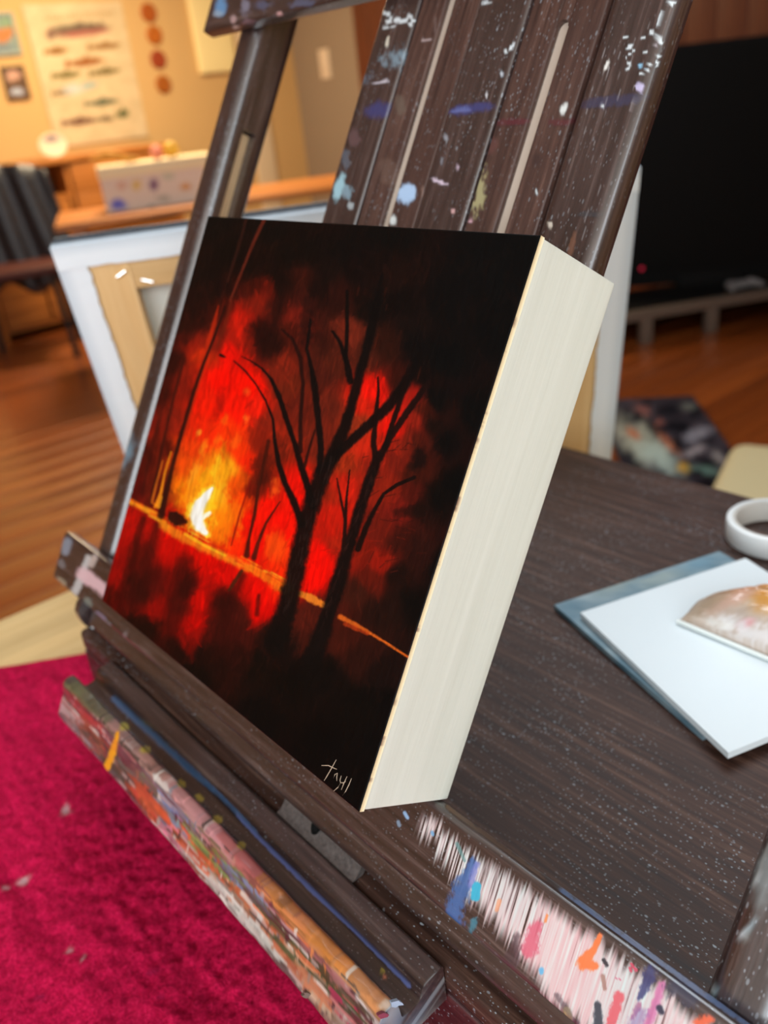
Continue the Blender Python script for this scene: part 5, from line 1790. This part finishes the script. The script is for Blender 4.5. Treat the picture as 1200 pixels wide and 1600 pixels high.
# ------------------------------------------------------------------ chair with dark jacket
cp_ = on_axis(62, 553, 2, 0.0)
ch = empty('desk_chair', (cp_[0], cp_[1], 0))
ch.rotation_euler = (0, 0, math.radians(65))
tag(ch, 'black chair standing behind the wooden desk with a dark jacket on it', 'chair')
M_BLK = plain('black_metal', L(24, 22, 22), 0.5)
v, f = rbox((-0.22, 0.22), (-0.22, 0.22), (0.43, 0.47), 0.01)
mesh('seat', v, f, plain('dark_red_seat', L(72, 26, 16), 0.6), ch)
for lx in (-0.19, 0.19):
    for ly in (-0.19, 0.19):
        v, f = tube([(lx * 1.1, ly * 1.1, 0), (lx, ly, 0.43)], 0.016, 10)
        mesh('leg', v, f, M_BLK, ch)
for lx in (-0.2, 0.2):
    v, f = tube([(lx, 0.2, 0.45), (lx, 0.24, 0.90)], 0.014, 10)
    mesh('back_post', v, f, M_BLK, ch)
v, f = rbox((-0.2, 0.2), (0.215, 0.245), (0.62, 0.9), 0.01)
mesh('backrest', v, f, M_BLK, ch)
nu3, nv3 = 30, 30
V, F = [], []
for i in range(nu3 + 1):
    for j in range(nv3 + 1):
        s, t_ = i / nu3 * 2 - 1, j / nv3          # s across, t over the back from front hem to rear hem
        arc = t_ * 2 - 1
        flare = 1 + 0.25 * abs(arc)
        fx = 0.25 * s * flare
        z = 0.935 - 0.66 * max(0, abs(arc) - 0.08) * (1.0 + 0.06 * math.sin(s * 7)) - 0.05 * abs(s) ** 3
        y = 0.235 + (0.04 + 0.05 * abs(arc)) * (1 if arc > 0 else -1) * min(1, abs(arc) / 0.12) + 0.014 * math.sin(s * 11 + arc * 3)
        V.append((fx, y, z))
for i in range(nu3):
    for j in range(nv3):
        a2 = i * (nv3 + 1) + j
        F.append([a2, a2 + 1, a2 + nv3 + 2, a2 + nv3 + 1])
jk = mesh('jacket', V, F, plain('dark_jacket_cloth', L(30, 32, 40), 0.4, 0.6, 0, 0.5, 40, 0.4))
so = jk.modifiers.new('thickness', 'SOLIDIFY')
so.thickness = 0.008
jk.matrix_world = Matrix.Translation((cp_[0], cp_[1], 0)) @ Matrix.Rotation(math.radians(65), 4, 'Z')
tag(jk, 'dark slate jacket hanging over the back of the black chair', 'jacket')

# ------------------------------------------------------------------ television and its stand on the right
q1, q2 = on_axis(1008, 536, 2, 0.0), on_axis(1102, 516, 2, 0.0)
tv_d = (q2 - q1)[:2]
tv_a = math.radians(62)
tv_d = np.array([math.cos(tv_a), math.sin(tv_a)])
st = empty('television_stand', (q1[0], q1[1], 0))
st.rotation_euler = (0, 0, tv_a)
tag(st, 'low dark metal stand rail under the television', 'stand')
leg2 = float(np.linalg.norm((q2 - q1)[:2]))
rail_z = on_axis(1008, 491, 0, q1[0])[2]
M_RAIL = plain('grey_brown_metal', L(110, 96, 84), 0.5, 0.5, 0.3)
v, f = rbox((-0.3, 0.9), (-0.02, 0.02), (rail_z - 0.02, rail_z + 0.02), 0.004)
mesh('rail', v, f, M_RAIL, st)
for lx in (0.0, leg2, 0.86):
    v, f = rbox((lx - 0.025, lx + 0.025), (-0.02, 0.02), (0, rail_z - 0.02), 0.003)
    mesh('leg', v, f, M_RAIL, st)
M_VB = plain('matt_black', (0.004, 0.004, 0.004), 0.7, 0.15)
v, f = rbox((-0.3, 0.9), (0.02, 0.36), (rail_z - 0.01, rail_z + 0.015), 0.003)
mesh('shelf', v, f, M_VB, st)
v, f = rbox((-0.3, 0.9), (0.34, 0.36), (0.0, rail_z - 0.01), 0.002)
mesh('back_board', v, f, M_VB, st)
tvo = empty('television', tuple(np.array([q1[0], q1[1], rail_z + 0.0155]) + np.array([*(tv_d * 0.42 + np.array([-tv_d[1], tv_d[0]]) * 0.26), 0])))
tvo.rotation_euler = (0, 0, math.radians(44))
tag(tvo, 'large black television standing on the low stand', 'television')
M_SCR = plain('black_screen', (0.003, 0.003, 0.003), 0.5, 0.1)
v, f = rbox((-0.95, 0.48), (-0.02, 0.03), (0.02, 0.98), 0.004)
mesh('bezel', v, f, M_VB, tvo)
v, f = rbox((-0.93, 0.46), (-0.022, -0.0195), (0.08, 0.96), 0)
mesh('screen', v, f, M_SCR, tvo, False)
v, f = rbox((-0.12, 0.16), (-0.04, 0.08), (0.0, 0.06), 0.004)
mesh('base', v, f, M_VB, tvo)
P = on_axis(1025, 438, 0, q1[0])
v, f = lathe([(0.0001, 0.004), (0.008, 0.003), (0.009, 0.0), (0.0001, 0.0)], 16)
v = np.stack([v[:, 0] - 0.28, -v[:, 2] - 0.0225, v[:, 1] + 0.10], 1)
led = NT('red_standby_light')
led.b.inputs['Base Color'].default_value = (0.3, 0, 0.02, 1)
led.b.inputs['Emission Color'].default_value = (1, 0.02, 0.08, 1)
led.b.inputs['Emission Strength'].default_value = 0.35
mesh('standby_light', v, f, led.m, tvo)
# game controller lying on the stand
gz_ = rail_z + 0.0155
gp = np.array([q1[0], q1[1], 0]) + np.array([*(tv_d * 0.5 + np.array([-tv_d[1], tv_d[0]]) * 0.11), 0])
gc = empty('game_controller', (gp[0], gp[1], gz_))
gc.rotation_euler = (0, 0, tv_a)
tag(gc, 'small grey game controller lying on the television stand', 'controller')
M_GC = plain('grey_plastic', L(120, 118, 118), 0.5)
v, f = rbox((-0.05, 0.05), (-0.025, 0.03), (0.0, 0.03), 0.012, (6, 4, 3))
mesh('body', v, f, M_GC, gc)
for s_ in (-1, 1):
    v, f = tube([(0.045 * s_, 0, 0.018), (0.065 * s_, -0.03, 0.016), (0.072 * s_, -0.065, 0.014)], [0.02, 0.017, 0.011], 12)
    v[:, 2] -= min(0, v[:, 2].min())
    mesh('grip', v, f, M_GC, gc)

bpy.context.view_layer.update()
